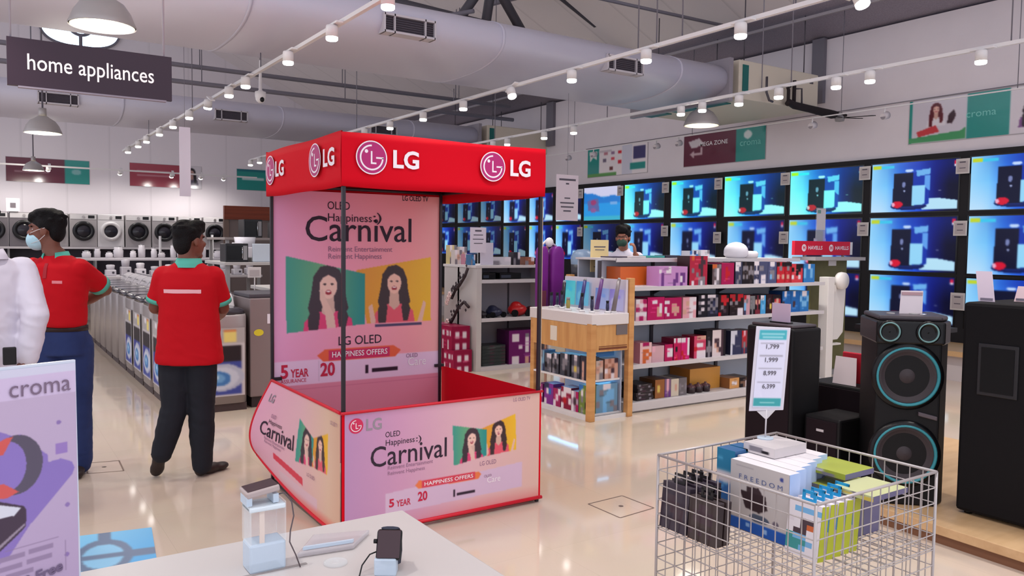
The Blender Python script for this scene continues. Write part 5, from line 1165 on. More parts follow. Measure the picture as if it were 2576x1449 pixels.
MB().box(WX0+.10, WY0+.008, .628, WX1-.075, WY0+.013, .645).box(WX0+.10, WY0+.008, .655, WX1-.075, WY0+.013, .660).build('dark_apron_strip', C3(116, 60, 34, .6), wd)  # two thin dark brown strips along the front apron
MB().box(WX0+.012, WY0+.07, .03, WX1-.07, WY1-.07, .05).build('bottom_shelf', m_white, wd); MB().box(WX0+.012, WY0+.07, .335, WX1-.07, WY1-.07, .352).build('middle_shelf', m_white, wd)
MB().box(WX0+.01, WY0+.05, .0, WX0+.03, WY1-.06, .035).box(WX0+.06, WY0+.02, .0, WX1-.06, WY0+.04, .035).build('kick_board', m_white, wd)
MB().box(WX1-.10, WY0+.06, .05, WX1-.085, WY1-.06, .845).build('inner_back', C3(176, 186, 206), wd)
for z in (.600, .325):
    MB().box(WX0+.17, WY0+.17, z-.010, WX0+.20, WY1-.1, z).box(WX0+.20, WY0+.17, z-.010, WX1-.12, WY0+.19, z).build('light_strip', m_glow, wd)
MB().box(WX0+.005, WY0-.0, .846, WX1-.065, WY1, .945).build('white_top', C3(222, 214, 212, .3), wd, .006)
MB().prism([(WX1-.10, WY0+.02, .945), (WX1-.065, WY0+.02, .945), (WX1-.065, WY0+.02, 1.24), (WX1-.085, WY0+.02, 1.24)], (0, WY1-WY0-.04, 0)).build('lit_back_panel', C3(216, 206, 216, .35), wd, recalc=True)
MB().box(WX0+.003, WY0+.5, .665, WX0+.009, WY0+.60, .80).build('socket', C3(226, 216, 200), wd, .002); MB().box(WX1-.205, WY0+.006, .752, WX1-.075, WY0+.013, .842).build('steel_plate', C3(110, 100, 100, .4), wd)
# lit posters and grooming tools on the counter
for i, (y, c0, c1) in enumerate(((5.37, (150, 130, 226), (206, 196, 246)), (5.575, (120, 150, 226), (180, 190, 246)), (5.86, (60, 150, 226), (120, 206, 246)), (6.07, (40, 190, 226), (96, 226, 236)))):
    p = Pic(24, 28, .9, c0); p.grad([(0, c0), (1, c1)], .7); p.ell(.4, .6, .3, .22, c1).ell(.62, .35, .16, .1, tuple(min(255, q+20) for q in c0)).rect(.1, .8, .7, .84, c1)
    o = p.build('lit_poster', attr_mat('backlit_print', .3, emit=.75), None, (WX1-.112, y+.20, 1.15 if i < 2 else 1.2), (0, -1, 0), (-.05, 0, -1), .19, .19 if i < 2 else .23); tag(o, 'backlit %s product poster on the wooden counter, %s from the right' % (('violet', 'periwinkle', 'sky blue', 'cyan')[i], ord_(i)), 'poster', 'backlit posters on the wooden counter')
m_tool = M('dark_blue_plastic', S(40, 42, 72), .3)
def trimmer(x, y, h, r, label, col=None, tilt=0):
    t = thing('hair_trimmer', label, 'trimmer', (x, y, .945), 'grooming tools on the wooden counter')
    MB().lathe((0, 0, 0), [(.001, 0), (r*1.7, 0), (r*1.7, .012), (r*.9, .02), (.001, .02)], 16).build('stand', m_white, t)
    MB().tube([(0, 0, .018), (tilt*.3, 0, h*.4), (tilt, 0, h*.8)], [r*.8, r, r*.85], 12).build('handle', col or m_tool, t); MB().tube([(tilt, 0, h*.8), (tilt*1.15, 0, h)], [r*.75, r*.95], 12).build('blade_head', m_grey if col else m_satin, t)
for i, (x, y, h) in enumerate(((4.55, 6.12, .15), (4.57, 5.98, .17), (4.52, 5.82, .12), (4.54, 5.64, .17), (4.54, 5.50, .15), (4.66, 5.43, .11), (4.68, 6.20, .14))):
    trimmer(x, y, h, .016 if i != 2 else .02, 'grooming tool standing on the wooden counter, %s' % ('second from the left', 'third from the left', 'olive one in the middle', 'slim dark one left of the corner one', 'dark one nearest the counter corner', 'short one below the violet poster', 'dark one at the back left')[i], C3(150, 140, 70, .4) if i == 2 else None)
for i, (x, y, h, c, tl) in enumerate(((4.66, 6.09, .24, (40, 36, 44), .02), (4.68, 5.84, .27, (60, 56, 116), .05), (4.70, 5.63, .29, (100, 56, 120), .06), (4.72, 5.42, .29, (126, 116, 120), .06))):
    t = thing('hair_straightener', '%s hair styler leaning upright on the wooden counter' % ('black', 'blue violet', 'purple', 'grey')[i], 'hair styler', (x, y, .945)); MB().lathe((0, 0, 0), [(.001, 0), (.03, 0), (.03, .015), (.001, .016)], 14).build('stand', m_white, t)
    MB().tube([(0, 0, .01), (tl, 0, h)], [.022, .017], 10).build('body', C3(*c, .3), t); MB().tube([(tl, 0, h), (tl*1.1, 0, h+.02)], [.017, .012], 10).build('tip', m_grey, t)
T = 'boxes on the lit shelves of the wooden display'
SL = WX0+.03
for n, y0, y1, z, h, c, sd, cells, lab in (
 ('red', 6.16, 6.205, .352, .19, (170, 24, 40), (120, 20, 30), None, 'slim red box at the left of the upper lit shelf'),
 ('blu', 6.085, 6.156, .352, .195, (120, 160, 186), (90, 120, 150), ['.g.', 'w..', 'g.n'], 'blue grey box second from the left on the upper lit shelf'),
 ('d1', 5.971, 6.075, .352, .175, (86, 84, 92), (60, 58, 64), ['.ww', '.g.', 'k..', '..g'], 'charcoal box, first of the dark row on the upper lit shelf'),
 ('d2', 5.860, 5.955, .352, .188, (70, 70, 80), (50, 50, 58), ['.w.', 'g.g', '.k.', 'g..'], 'charcoal box, second of the dark row on the upper lit shelf'),
 ('d3', 5.694, 5.835, .352, .203, (66, 66, 76), (50, 50, 58), ['..w.', '.gg.', '.g..', '..k.'], 'charcoal box, third of the dark row on the upper lit shelf'),
 ('d4', 5.550, 5.665, .352, .208, (58, 58, 70), (44, 44, 54), ['.w.', '.g.', 'gyg', '.g.'], 'charcoal box, fourth of the dark row on the upper lit shelf'),
 ('d5', 5.435, 5.540, .352, .215, (50, 46, 58), (40, 36, 46), ['....', '.s..', '.s..', '.s..'], 'charcoal box nearest the corner post on the upper lit shelf'),
 ('p1', 6.105, 6.19, .05, .172, (150, 60, 120), (110, 40, 90), ['w..', '..w', 'w..'], 'purple pink box at the left of the lower lit shelf'),
 ('p2', 5.935, 6.075, .05, .195, (130, 50, 140), (90, 36, 100), ['nn..', '.wb.', '....', 'w...'], 'violet box with blue print on the lower lit shelf'),
 ('p3', 5.822, 5.932, .05, .165, (160, 40, 90), (110, 26, 60), ['..w', '.w.', 'w..'], 'crimson pink box on the lower lit shelf'),
 ('p4', 5.665, 5.812, .05, .200, (140, 30, 60), (100, 20, 44), ['.www', 'ww..', '.r.w', 'w...'], 'maroon and white box on the lower lit shelf'),
 ('p5', 5.560, 5.660, .05, .182, (176, 150, 170), (130, 110, 126), ['w.m', '.d.', 'w.m'], 'pale patterned box on the lower lit shelf'),
 ('p6', 5.435, 5.550, .05, .255, (110, 130, 60), (80, 96, 44), ['bb..', '.w.g', '.g..', '...k', '.g..'], 'green box nearest the corner post on the lower lit shelf')):
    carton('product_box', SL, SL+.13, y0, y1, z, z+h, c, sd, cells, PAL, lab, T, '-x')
for x0, x1, z, h, c, cells, lab in ((4.545, 4.625, .352, .17, (206, 186, 176), ['.s', 's.', '.g'], 'cream box on the front lit shelf, beside the corner post'), (4.645, 4.80, .352, .18, (176, 120, 100), ['s.sd', '.s.s', 'wsds', 's.ws'], 'brown speckled box on the front lit shelf'), (4.55, 4.80, .05, .255, (110, 150, 180), ['..ww..', '.g.cc.', '..ccc.', 'g.c.g.', '..c..g'], 'blue grey box on the bottom front shelf of the wooden display')):
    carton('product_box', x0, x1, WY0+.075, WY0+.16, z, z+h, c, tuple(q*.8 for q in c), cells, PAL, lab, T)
t = tag(MB().box(4.54, WY0+.06, .56, 4.74, WY0+.065, .605).build('brand_strip', C3(26, 96, 160, .4)), 'blue brand strip under the front apron of the wooden display', 'label strip')
# purple garment steamer behind the wooden display
t = athing('garment_cover', 'purple garment bag hanging on a white stand behind the wooden display', 'garment bag', (4.88, 6.62, .0))
for x0, x1, n in ((4.72, 4.84, 0), (4.875, 5.045, 1)): MB().loft([((x0+x1)/2, 6.6, z, (x1-x0)/2*k, .05, 0) for z, k in ((.80, .95), (1.2, 1), (1.44, 1), (1.5, .8), (1.53, .3))], n=20, e=4).build('bag_half', M('purple_fabric', S(116, 24, 130), .5, bump=(12, .5)), t)
MB().cyl((4.86, 6.62, 0), (4.86, 6.62, 1.60), .014, n=10).build('pole', M('copper_tube', S(196, 150, 130), .3, metal=.6), t); MB().lathe((4.86, 6.62, 0), [(.001, 0), (.13, 0), (.13, .03), (.02, .05), (.001, .05)], 20).build('foot', m_white, t); MB().tube([(4.78, 6.62, 1.53), (4.86, 6.62, 1.6), (4.97, 6.62, 1.53)], .012, 8).ell((4.87, 6.6, 1.57), (.05, .03, .05), 0, 12).build('hanger_head', m_white, t)
MB().box(4.70, 6.53, .80, 4.79, 6.56, 1.08).build('brown_flap', C3(110, 50, 70, .5), t)
card('counter_sign', 'yellow cream offer card on a clear holder behind the wooden display', 'sign', 5.09, 5.32, 6.2, 1.28, 1.60, (230, 206, 150), ((1.53, .15, .012), (1.5, .12, .008), (1.36, .04, .03), (1.33, .15, .008)))
t = athing('air_purifier', 'blue grey dome appliance on a dark base, left of the masked shopper', 'appliance', (5.63, 7.0, 0))
MB().lathe((5.63, 7.0, 1.33), [(.13, 0), (.135, .06), (.11, .13), (.06, .165), (.001, .17)], 24).build('dome', C3(120, 140, 166, .3), t); MB().lathe((5.63, 7.0, 1.15), [(.001, 0), (.12, 0), (.13, .18), (.001, .18)], 24).build('base', C3(40, 40, 50, .4), t); MB().cyl((5.63, 7.0, 0), (5.63, 7.0, 1.15), .10, .10, 20).build('pedestal', m_dsteel, t)

# ================================================================ grey shelf seen through the stand
g2 = athing('side_shelf', 'grey shelf unit with helmets and devices seen through the red stand', 'shelf unit', (5.45, 8.4, 0))
MB().box(4.98, 8.2, 0, 5.05, 9.0, 1.275).build('end_panel', C3(196, 190, 188), g2); MB().box(4.98, 8.62, 0, 6.1, 8.66, 1.27).build('back_panel', C3(160, 160, 170), g2)
MB().box(4.96, 8.19, 1.255, 6.1, 9.0, 1.285).build('top', C3(206, 200, 200), g2); MB().box(6.06, 8.2, 0, 6.1, 8.66, 1.255).build('end_panel', m_shelf, g2)
for z in (1.11, .64): MB().box(5.05, 8.2, z-.02, 6.06, 8.62, z).box(5.05, 8.195, z-.04, 6.06, 8.205, z+.004).build('shelf', m_shelf, g2)
MB().box(5.05, 8.2, .0, 6.06, 8.62, .05).build('base_deck', m_shelf, g2); MB().box(5.70, 8.61, .1, 5.72, 8.62, 1.25).build('bracket_slot', m_dsteel, g2)
for x, w, lab in ((5.08, .20, 'short black set top device on the grey shelf'), (5.34, .32, 'long black media player on the grey shelf')):
    t = athing('media_player', lab, 'media player', (x+w/2, 8.35, 1.11)); MB().box(x, 8.25, 1.115, x+w, 8.5, 1.19).build('case', m_satin, t, .008); MB().box(x+.02, 8.247, 1.13, x+w*.5, 8.25, 1.165).build('front_window', C3(60, 66, 80, .2), t)
for x, c, s_, lab in ((5.13, (40, 36, 44), .07, 'small black vacuum head on the grey shelf'), (5.33, (40, 44, 70), .10, 'navy rounded vacuum cleaner on the grey shelf'), (5.68, (186, 26, 30), .125, 'red canister vacuum cleaner on the grey shelf'), (5.90, (70, 20, 28), .08, 'dark red canister vacuum at the shelf end')):
    t = athing('vacuum_cleaner', lab, 'vacuum cleaner', (x, 8.35, .64)); b = MB(); b.ell((x, 8.36, .64+s_*.62), (s_*1.05, .12, s_*.62), 0, 18).ell((x-.02, 8.36, .64+s_), (s_*.6, .08, s_*.5), 0, 16); remesh(b, 'body', C3(*c, .3), t, .012, 3)
    for sd in (-1, 1): MB().cyl((x+sd*s_*.8, 8.28, .64+s_*.35), (x+sd*s_*.8, 8.25, .64+s_*.35), s_*.35, n=16).build('wheel', m_satin, t)
carton('carton', 5.48, 5.98, 8.24, 8.52, .05, .47, (104, 24, 96), (70, 16, 66), ['..........', '.ww..g.gg.', '.ww..w.g..', '.....w.ww.', '...w.w.g..', '.....w.ww.', '..........', '.ww..s.ww.', '.ww..s.ss.'], PAL, 'purple appliance carton at the bottom of the grey shelf')
for i in range(6): carton('flat_pack', 5.10, 5.44, 8.26, 8.5, .05+i*.042, .05+i*.042+.04, (50, 56, 56), (40, 44, 44), ['..d...', '.....d'], PAL, 'flat dark pack in the pile under the grey shelf, %s from below' % ord_(i), 'flat packs under the grey shelf')
for i, (y, z, h) in enumerate(((8.25, 0, .27), (8.53, 0, .27), (8.81, 0, .27), (8.3, .272, .28), (8.62, .272, .28))):
    carton('gift_carton', 4.70, 4.95, y, y+.26, z, z+h, (160, 20, 70), (140, 16, 60), ['..........', '.ww..ww.w.', '..........', '.w....w...', '.w....w...'], PAL, 'crimson carton stacked by the shelf end, %s' % ('lower row nearest', 'lower row middle', 'lower row farthest', 'upper row near', 'upper row far')[i], 'crimson cartons by the shelf end', '-x', side_cells=['.....', '.w.w.', '.....', '.w.w.'])
# blossom branches against the shelf end
rn = random.Random(3)
for i, pts in enumerate(([(4.93, 8.33, 1.25), (4.92, 8.38, 1.15), (4.92, 8.5, 1.04), (4.92, 8.62, .96), (4.92, 8.7, .86)], [(4.92, 8.28, .78), (4.91, 8.38, .84), (4.90, 8.5, .76), (4.90, 8.62, .62), (4.90, 8.72, .52), (4.90, 8.85, .40)])):
    t = athing('blossom_branch', 'dark decorative branch with pale blossoms on the shelf end, %s one' % ('upper', 'lower')[i], 'branch', (4.92, 8.5, pts[-1][2])); MB().tube(pts, [.018]*len(pts), 8).build('stem', C3(50, 36, 40, .7), t)
    b = MB()
    for k in range(26):
        q = rn.random()*(len(pts)-1.01); a = Vector(pts[int(q)]).lerp(Vector(pts[int(q)+1]), q % 1); d = Vector((rn.uniform(-.03, -.005), rn.uniform(-.05, .05), rn.uniform(-.05, .05))); c_ = a+d
        b.prism([c_, c_+Vector((0, .02, .022)), c_+Vector((0, .045, .0)), c_+Vector((0, .02, -.02))], (-.004, 0, 0))
    b.build('foliage', C3(60, 48, 54, .8), t)
    for k, (dy, dz) in enumerate(((.02, .0), (.05, -.05), (-.02, .05))):
        e_ = Vector(pts[-2 if i else -1])+Vector((-.03, dy, dz)); b = MB()
        for m_ in range(6): b.ell(e_+Vector((-.012, .024*math.cos(m_*PI/3), .024*math.sin(m_*PI/3))), (.012, .018, .018), 0, 8)
        b.build('blossom', C3(230, 200, 196, .6), t)
# papers and packs on the grey shelf top
card('price_sheet', 'white price sheet standing on the grey shelf top', 'price sheet', 4.86, 5.08, 8.16, 1.44, 1.74, (222, 212, 224), ((1.70, .09, .02), (1.65, .13, .01), (1.60, .15, .01), (1.55, .12, .01)))
t = athing('sheet_stand', 'clear stand with a lower white sheet on the grey shelf top', 'sign holder', (5.1, 8.3, 1.285)); MB().box(5.06, 8.25, 1.29, 5.24, 8.26, 1.56).build('sheet', C3(216, 208, 222), t); MB().box(5.04, 8.22, 1.285, 5.26, 8.32, 1.295).build('base', m_glass, t); MB().box(4.965, 8.163, 1.285, 4.975, 8.173, 1.45).build('post', m_glass, t)
for x, w, h, c, lab in ((5.30, .26, .10, (206, 200, 206), 'low white box on the grey shelf top'), (5.60, .10, .16, (50, 46, 56), 'dark small box on the grey shelf top'), (5.78, .14, .10, (150, 90, 70), 'brown small box on the grey shelf top'), (4.98, .06, .13, (60, 120, 170), 'blue small bottle box on the grey shelf top')):
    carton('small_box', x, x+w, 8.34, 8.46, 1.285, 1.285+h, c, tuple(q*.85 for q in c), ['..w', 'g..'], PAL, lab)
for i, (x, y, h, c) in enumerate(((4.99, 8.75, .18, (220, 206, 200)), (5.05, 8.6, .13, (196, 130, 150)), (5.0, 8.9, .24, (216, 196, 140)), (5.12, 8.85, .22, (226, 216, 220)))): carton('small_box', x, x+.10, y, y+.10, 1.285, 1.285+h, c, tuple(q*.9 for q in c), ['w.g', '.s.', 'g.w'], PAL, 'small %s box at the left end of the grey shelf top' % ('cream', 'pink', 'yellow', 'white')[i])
# ================================================================ wire basket and what is in it
BX0, BX1, BY0, BY1, BZ = 2.02, 2.675, 1.41, 2.06, .80
m_wire = M('grey_white_wire', S(176, 168, 168), .35, metal=.3)
bk = athing('wire_basket', 'grey wire dump basket full of boxed gadgets in the right foreground', 'basket', ((BX0+BX1)/2, (BY0+BY1)/2, 0))
def wire_panel(name, a, e, z0, z1, nv, nh, r=.0021):
    a, e = Vector(a), Vector(e); b = MB()
    for i in range(nv+1):
        p = a.lerp(e, i/nv); b.cyl((p.x, p.y, z0), (p.x, p.y, z1), r, n=5, cap=False)
    for j in range(nh+1):
        z = z0+(z1-z0)*j/nh; b.cyl((a.x, a.y, z), (e.x, e.y, z), r, n=5, cap=False)
    return b.build(name, m_wire, bk)
wire_panel('wire_side', (BX0, BY0, 0), (BX0, BY1, 0), .05, BZ, 14, 14); wire_panel('wire_side', (BX1, BY0, 0), (BX1, BY1, 0), .05, BZ, 14, 14)
wire_panel('wire_side', (BX0, BY0, 0), (BX1, BY0, 0), .05, BZ, 14, 14); wire_panel('wire_side', (BX0, BY1, 0), (BX1, BY1, 0), .05, BZ, 14, 14)
def wire_floor(z):
    b = MB()
    for i in range(15):
        t_ = i/14; b.cyl((BX0+(BX1-BX0)*t_, BY0, z), (BX0+(BX1-BX0)*t_, BY1, z), .0021, n=5, cap=False).cyl((BX0, BY0+(BY1-BY0)*t_, z), (BX1, BY0+(BY1-BY0)*t_, z), .0021, n=5, cap=False)
    b.build('wire_floor', m_wire, bk)
wire_floor(.540); wire_floor(.10)
cs = [(BX0, BY0), (BX1, BY0), (BX1, BY1), (BX0, BY1)]
for i in range(4):
    (x0, y0), (x1, y1) = cs[i], cs[(i+1) % 4]
    MB().cyl((x0, y0, BZ), (x1, y1, BZ), .005, n=8).build('rim', m_wire, bk); MB().cyl((x0, y0, .0), (x0, y0, BZ), .005, n=8).build('corner_post', m_wire, bk)
FZ = .543
def gift(label, x, y, w, d, z, h, front, side, cells, name='product_box', grp=None, lean=0, rz=0, top=None, sc=None):
    """face looks to -x: d thick along x, w wide along y"""
    o = carton(name, x, x+d, y, y+w, z, z+h, front, side, cells, PAL, label, grp, '-x', top=top, side_cells=sc)
    if lean or rz: o.rotation_euler = (0, lean, rz)
    return o
G = 'earphone boxes in the wire basket'
pal_w = (226, 222, 224)
for i in range(6):
    x, y = 2.25+i*.060, 1.675+i*.021
    p = Pic(90, 90, 1.05, (206, 198, 196)); p.rect(0, .84, 1, 1, (40, 96, 190)).poly([(.18, .42), (.62, .40), (.66, .6), (.52, .68), (.28, .66)], (62, 46, 50)).poly([(.3, .34), (.5, .32), (.58, .42), (.3, .42)], (70, 54, 58)).ell(.52, .76, .17, .06, (86, 96, 116)).ell(.80, .76, .05, .045, (110, 100, 116)).ell(.88, .10, .03, .03, (70, 80, 150)).rect(.1, .06, .4, .075, (170, 160, 164)).rect(.3, .87, .36, .93, (150, 190, 240)).rect(.6, .88, .66, .95, (150, 190, 240))
    t = athing('earphone_box', 'white boxed earphone set in the row, %s from the front' % ord_(i), 'box', (x+.03, y+.125, FZ), G)
    MB().box(x, y, FZ, x+.056, y+.25, .787).build('carton', C3(222, 216, 220, .4), t, .002)
    if i < 2:
        p.build('printed_face', MPM, t, (x-.001, y+.25, .787), (0, -1, 0), (0, 0, -1), .25, .244)
        txt('F R E E D O M', .024, (x-.001, y+.118, .733), (0, -1, 0), UP, M('freedom_ink', S(96, 108, 156), .6), t, fit=.185)
    q = Pic(10, 30, .3, (160, 182, 226)); q.grad([(0, (166, 190, 232)), (.6, (190, 206, 236)), (1, (176, 206, 220))], 1.2); q.build('blue_side', MPM, t, (x, y-.001, .787), (1, 0, 0), (0, 0, -1), .056, .244)
gift('white box with a grey device picture lying on top of the earphone boxes', 2.37, 1.83, .14, .18, .789, .035, (214, 206, 206), (196, 188, 190), ['.....', '.gg..', '.ggk.', '.....'], grp=None)
for i in range(2): gift('teal and blue box behind the black packs, %s' % ('nearer', 'farther')[i], 2.30+i*.07, 1.95+i*.0, .085, .06, FZ, .255, (46, 130, 170), (40, 90, 140), ['....', '....', 'wwww', 'bbbb', 'bbbb', '....'])
def pack(label, x, y, w, h, front, side, cells, tabcol, grp, lean, d=.030, tab=True, sc=None):
    t = thing('hanging_pack', label, 'pack', (x, y, FZ), grp); t.rotation_euler = (0, lean, 0)
    b = MB(); b.box(0, 0, 0, d, w, h); b.build('pack_body', C3(*side, .4), t, .003)
    Rr = len(cells); Cn = len(cells[0]); b = MB(); names = sorted(set(''.join(cells)))
    vs = [(-.0008, w-w*i/Cn, h*j/Rr) for j in range(Rr+1) for i in range(Cn+1)]
    fs = [(j*(Cn+1)+i, j*(Cn+1)+i+1, (j+1)*(Cn+1)+i+1, (j+1)*(Cn+1)+i) for j in range(Rr) for i in range(Cn)]
    b.v = vs; b.f = fs; b.m = [names.index(cells[Rr-1-j][i]) for j in range(Rr) for i in range(Cn)]; b.sm = [False]*len(fs)
    b.build('printed_face', [C3(*(front if c == '.' else PAL[c]), .35) for c in names], t)
    if sc: MB().box(.0, -.0008, 0, d, 0, h).build('coloured_side', C3(*sc, .4), t)
    if tab:
        yc = w/2; b = MB(); b.box(d*.4, yc-.026, h, d*.55, yc-.016, h+.034).box(d*.4, yc+.016, h, d*.55, yc+.026, h+.034).box(d*.4, yc-.026, h+.026, d*.55, yc+.026, h+.036).box(d*.4, yc-.016, h, d*.55, yc+.016, h+.010)
        b.build('hang_tab', C3(*tabcol, .4), t)
    return t
BK = ['......', '......', '.dd...', '.ddd..', '..ddd.', '...dd.', '......', '......']
for i in range(4): pack('black hanging pack at the left end of the basket, %s from the front' % ord_(i), 2.028+i*.043, 1.925, .13, .165, (58, 46, 60), (50, 40, 52), BK, (24, 16, 20), 'black packs in the wire basket', .10)
for i in range(2): pack('black hanging pack beside the white boxes, %s from the front' % ord_(i), 2.028+i*.036, 1.79, .128, .150, (64, 50, 50), (54, 42, 44), ['......', '..dd..', '.dddd.', '.dddd.', '......', 'd.d.d.', '......'], (24, 16, 20), 'black packs in the wire basket', .06)
WP = ['.....', '.cccc', '.....', 'w.dd.', '..do.', '.dd..', 'tcc..', 'tttc.', 'ttc..', '.....']
for i in range(5): pack('white hanging pack with a lime side and blue tab, %s from the front' % ord_(i), 2.215+i*.044, 1.535, .125, .178, (232, 224, 230), (226, 218, 224), WP if i == 0 else ['.....', '.cccc', '.....', '.....'], (30, 150, 206), 'white and lime packs in the wire basket', .11, .034, sc=(176, 184, 40))
for i, (x, y, w, d, z, h, c, cells) in enumerate(((2.46, 1.60, .15, .10, FZ, .17, (150, 156, 60), ['g..y', '.y..', '..w.']), (2.565, 1.60, .16, .10, FZ, .17, (176, 184, 60), ['.w.y', 'y...']), (2.40, 1.465, .15, .20, .727, .018, (196, 200, 150), ['y.g.', '.y.y', 'g..y']), (2.48, 1.62, .18, .17, .747, .020, (160, 170, 60), ['.w..', '..g.']), (2.60, 1.79, .15, .06, FZ, .185, (140, 150, 60), ['w.', '.g', 'y.']))):
    o = carton('product_box', x, x+d, y, y+w, z, z+h, c, (96, 92, 130), cells, PAL, 'lime %s box at the right end of the basket, %s' % (('upright', 'upright', 'flat', 'flat', 'upright')[i], ('nearest the corner', 'behind the white packs', 'pale one on top', 'greener one on top', 'farthest one')[i]), 'lime boxes in the wire basket', '-x', top=c)
# price list on a pole
pt = athing('price_list_stand', 'tall price list card on a pole standing in the wire basket', 'price stand', (2.475, 1.955, .824))
a, e = Vector((2.449, 1.992, 0)), Vector((2.557, 1.919, 0)); d = (e-a).normalized(); n = d.cross(UP); W = (e-a).length; sh = Vector((-.03, -.001, 0))
b = MB(); b.prism([a+sh+UP*.928, e+sh+UP*.934, e+UP*1.245, a+UP*1.25], -n*.004); b.build('frame', C3(206, 200, 212, .4), pt, .002, True)
p = Pic(40, 96, .42, (214, 212, 232)); p.rect(.02, .01, .98, .135, (74, 170, 182)).rect(.02, .88, .98, .985, (66, 156, 160))
for k, yv in enumerate((.17, .33, .50, .67)): p.rect(.08, yv, .92, yv+.008, (150, 146, 160)).rect(.08, yv+.012, .92, yv+.016, (176, 172, 186))
p.rect(.08, .05, .92, .065, (150, 206, 214)).rect(.15, .09, .85, .105, (150, 206, 214)).rect(.25, .93, .75, .945, (170, 216, 214))
lean = (sh-UP*.3).normalized()
p.build('price_sheet', MPM, pt, a+d*.012+UP*1.238+n*.0012, d, lean, W-.024, .296)
for k, s_ in enumerate(('1,799', '1,999', '8,999', '6,399')):
    txt(s_, .024, a+d*W/2+UP*(1.238-.065-.05*k)+sh*(.22+.166*k)+n*.0022, d, -lean, m_ink, pt, fit=.048, bold=.008)
MB().cyl((2.475, 1.957, .826), (2.475, 1.955, .935), .003, n=8).build('pole', C3(200, 194, 198, .3), pt); MB().prism([a+sh+UP*.928+d*.03, e+sh+UP*.934-d*.03, Vector((2.48, 1.953, .90)), Vector((2.47, 1.957, .90))], -n*.003).build('clip', C3(206, 200, 204, .3), pt, recalc=True); MB().cyl((2.475, 1.957, .824), (2.475, 1.957, .829), .03, n=18).build('base', m_frost, pt)

# ================================================================ speakers on the wooden platform
m_ply = M('pale_plywood', S(206, 170, 128), .5, noise=(2, S(186, 148, 106), .7, (1, 9, 9)))
pf = athing('wooden_platform', 'low pale wooden platform under the black speakers', 'platform', (4.8, 2.6, 0))
MB().prism([(4.11, 1.0, .05), (6.2, 1.0, .05), (6.2, 3.5, .05), (4.24, 3.5, .05)], (0, 0, .05)).build('upper_board', m_ply, pf, .004, True); MB().prism([(4.13, 1.0, 0), (6.2, 1.0, 0), (6.2, 3.48, 0), (4.25, 3.48, 0)], (0, 0, .05)).build('lower_board', C3(120, 80, 56, .6), pf, recalc=True)
m_cone = M('paper_cone', S(52, 43, 47), .6); m_ring = M('teal_led_ring', S(46, 130, 142), .3, emit=.04, ecol=S(60, 170, 186)); m_vinyl = M('black_vinyl', S(12, 10, 13), .55, spec=.3)
ps = thing('party_speaker', 'tall black party speaker with two teal ringed woofers', 'loudspeaker', (4.36, 2.44, .10), rz=-PI/4)
MB().prism([(-.205, .0, .0), (.13, .0, .0), (.195, .10, .0), (.195, .38, .0), (-.205, .38, .0)], (0, 0, .93)).build('cabinet', m_vinyl, ps, .01, True)
MB().prism([(-.215, -.02, .915), (.14, -.02, .915), (.205, .10, .915), (.205, .39, .915), (-.215, .39, .915)], (0, 0, .13)).build('head_pod', m_satin, ps, .012, True)
hp = MB(); hp.prism([(-.20, .0, 1.045), (.13, .0, 1.045), (.19, .10, 1.045), (.19, .38, 1.045), (-.20, .38, 1.045)], (0, .0, .028)); hp.build('control_deck', C3(58, 50, 56, .35), ps, .012, True)
fr = (Vector((1, 0, 0)), Vector((0, 0, 1)), Vector((0, -1, 0)))
for z in (.735, .295):
    w_ = MB().lathe((-.042, 0, z), [(.192, -.004), (.188, .014), (.166, .020)], 40, 0, fr).build('woofer_surround', m_satin, ps)
    MB().lathe((-.042, 0, z), [(.165, .012), (.167, .024), (.156, .026), (.152, .012)], 44, 0, fr).build('light_ring', m_ring, w_)
    MB().lathe((-.042, 0, z), [(.155, .012), (.145, .016), (.135, .006), (.06, -.02), (.055, -.01), (.03, .008), (.001, .012)], 40, 0, fr).build('cone', m_cone, w_)
for x in (-.148, .052):
    w_ = MB().lathe((x, -.02, .985), [(.064, -.004), (.062, .012), (.056, .014)], 30, 0, fr).build('tweeter_surround', m_satin, ps)
    MB().lathe((x, -.02, .985), [(.054, .01), (.055, .016), (.049, .018), (.047, .008)], 32, 0, fr).build('light_ring', M('pale_teal_ring', S(110, 150, 150), .3), w_); MB().lathe((x, -.02, .985), [(.047, .008), (.02, -.01), (.001, .004)], 28, 0, fr).build('cone', m_satin, w_)
for x, z, m_ in ((.07, 1.066, m_chrome), (-.1, 1.066, m_grey), (.02, 1.066, m_grey)): MB().cyl((x, .16, z), (x, .16, z+.012), .022, n=18).build('knob', m_, ps)
MB().obox((.07, -.004, .515), (.05, 0, -.012), (0, .012, 0), (0, 0, .012)).build('handle_bar', C3(80, 70, 76, .25), ps, .005)
t = athing('price_sheet', 'white price sheet leaning on top of the party speaker', 'price sheet', (4.50, 2.50, 1.166)); q = Vector((.707, -.707, 0)); c0 = Vector((4.50, 2.56, 1.17))
MB().prism([c0-q*.062, c0+q*.062, c0+q*.075+UP*.135+Vector((.03, .03, 0)), c0-q*.045+UP*.135+Vector((.03, .03, 0))], (.003, .003, 0)).build('sheet', C3(206, 194, 200, .5), t, recalc=True); MB().obox(c0+q*.014+UP*.118+Vector((.024, .024, 0)), q*.055, Vector((.002, .002, 0)), UP*.009).build('heading', C3(186, 150, 156, .5), t)
pa = athing('pa_speaker', 'large matt black floor speaker at the right edge of the photo', 'loudspeaker', (4.75, 2.0, .10))
MB().box(4.47, 1.72, .115, 5.0, 2.25, 1.265).build('cabinet', M('matt_black_paint', S(15, 13, 16), .75, spec=.25), pa, .02)
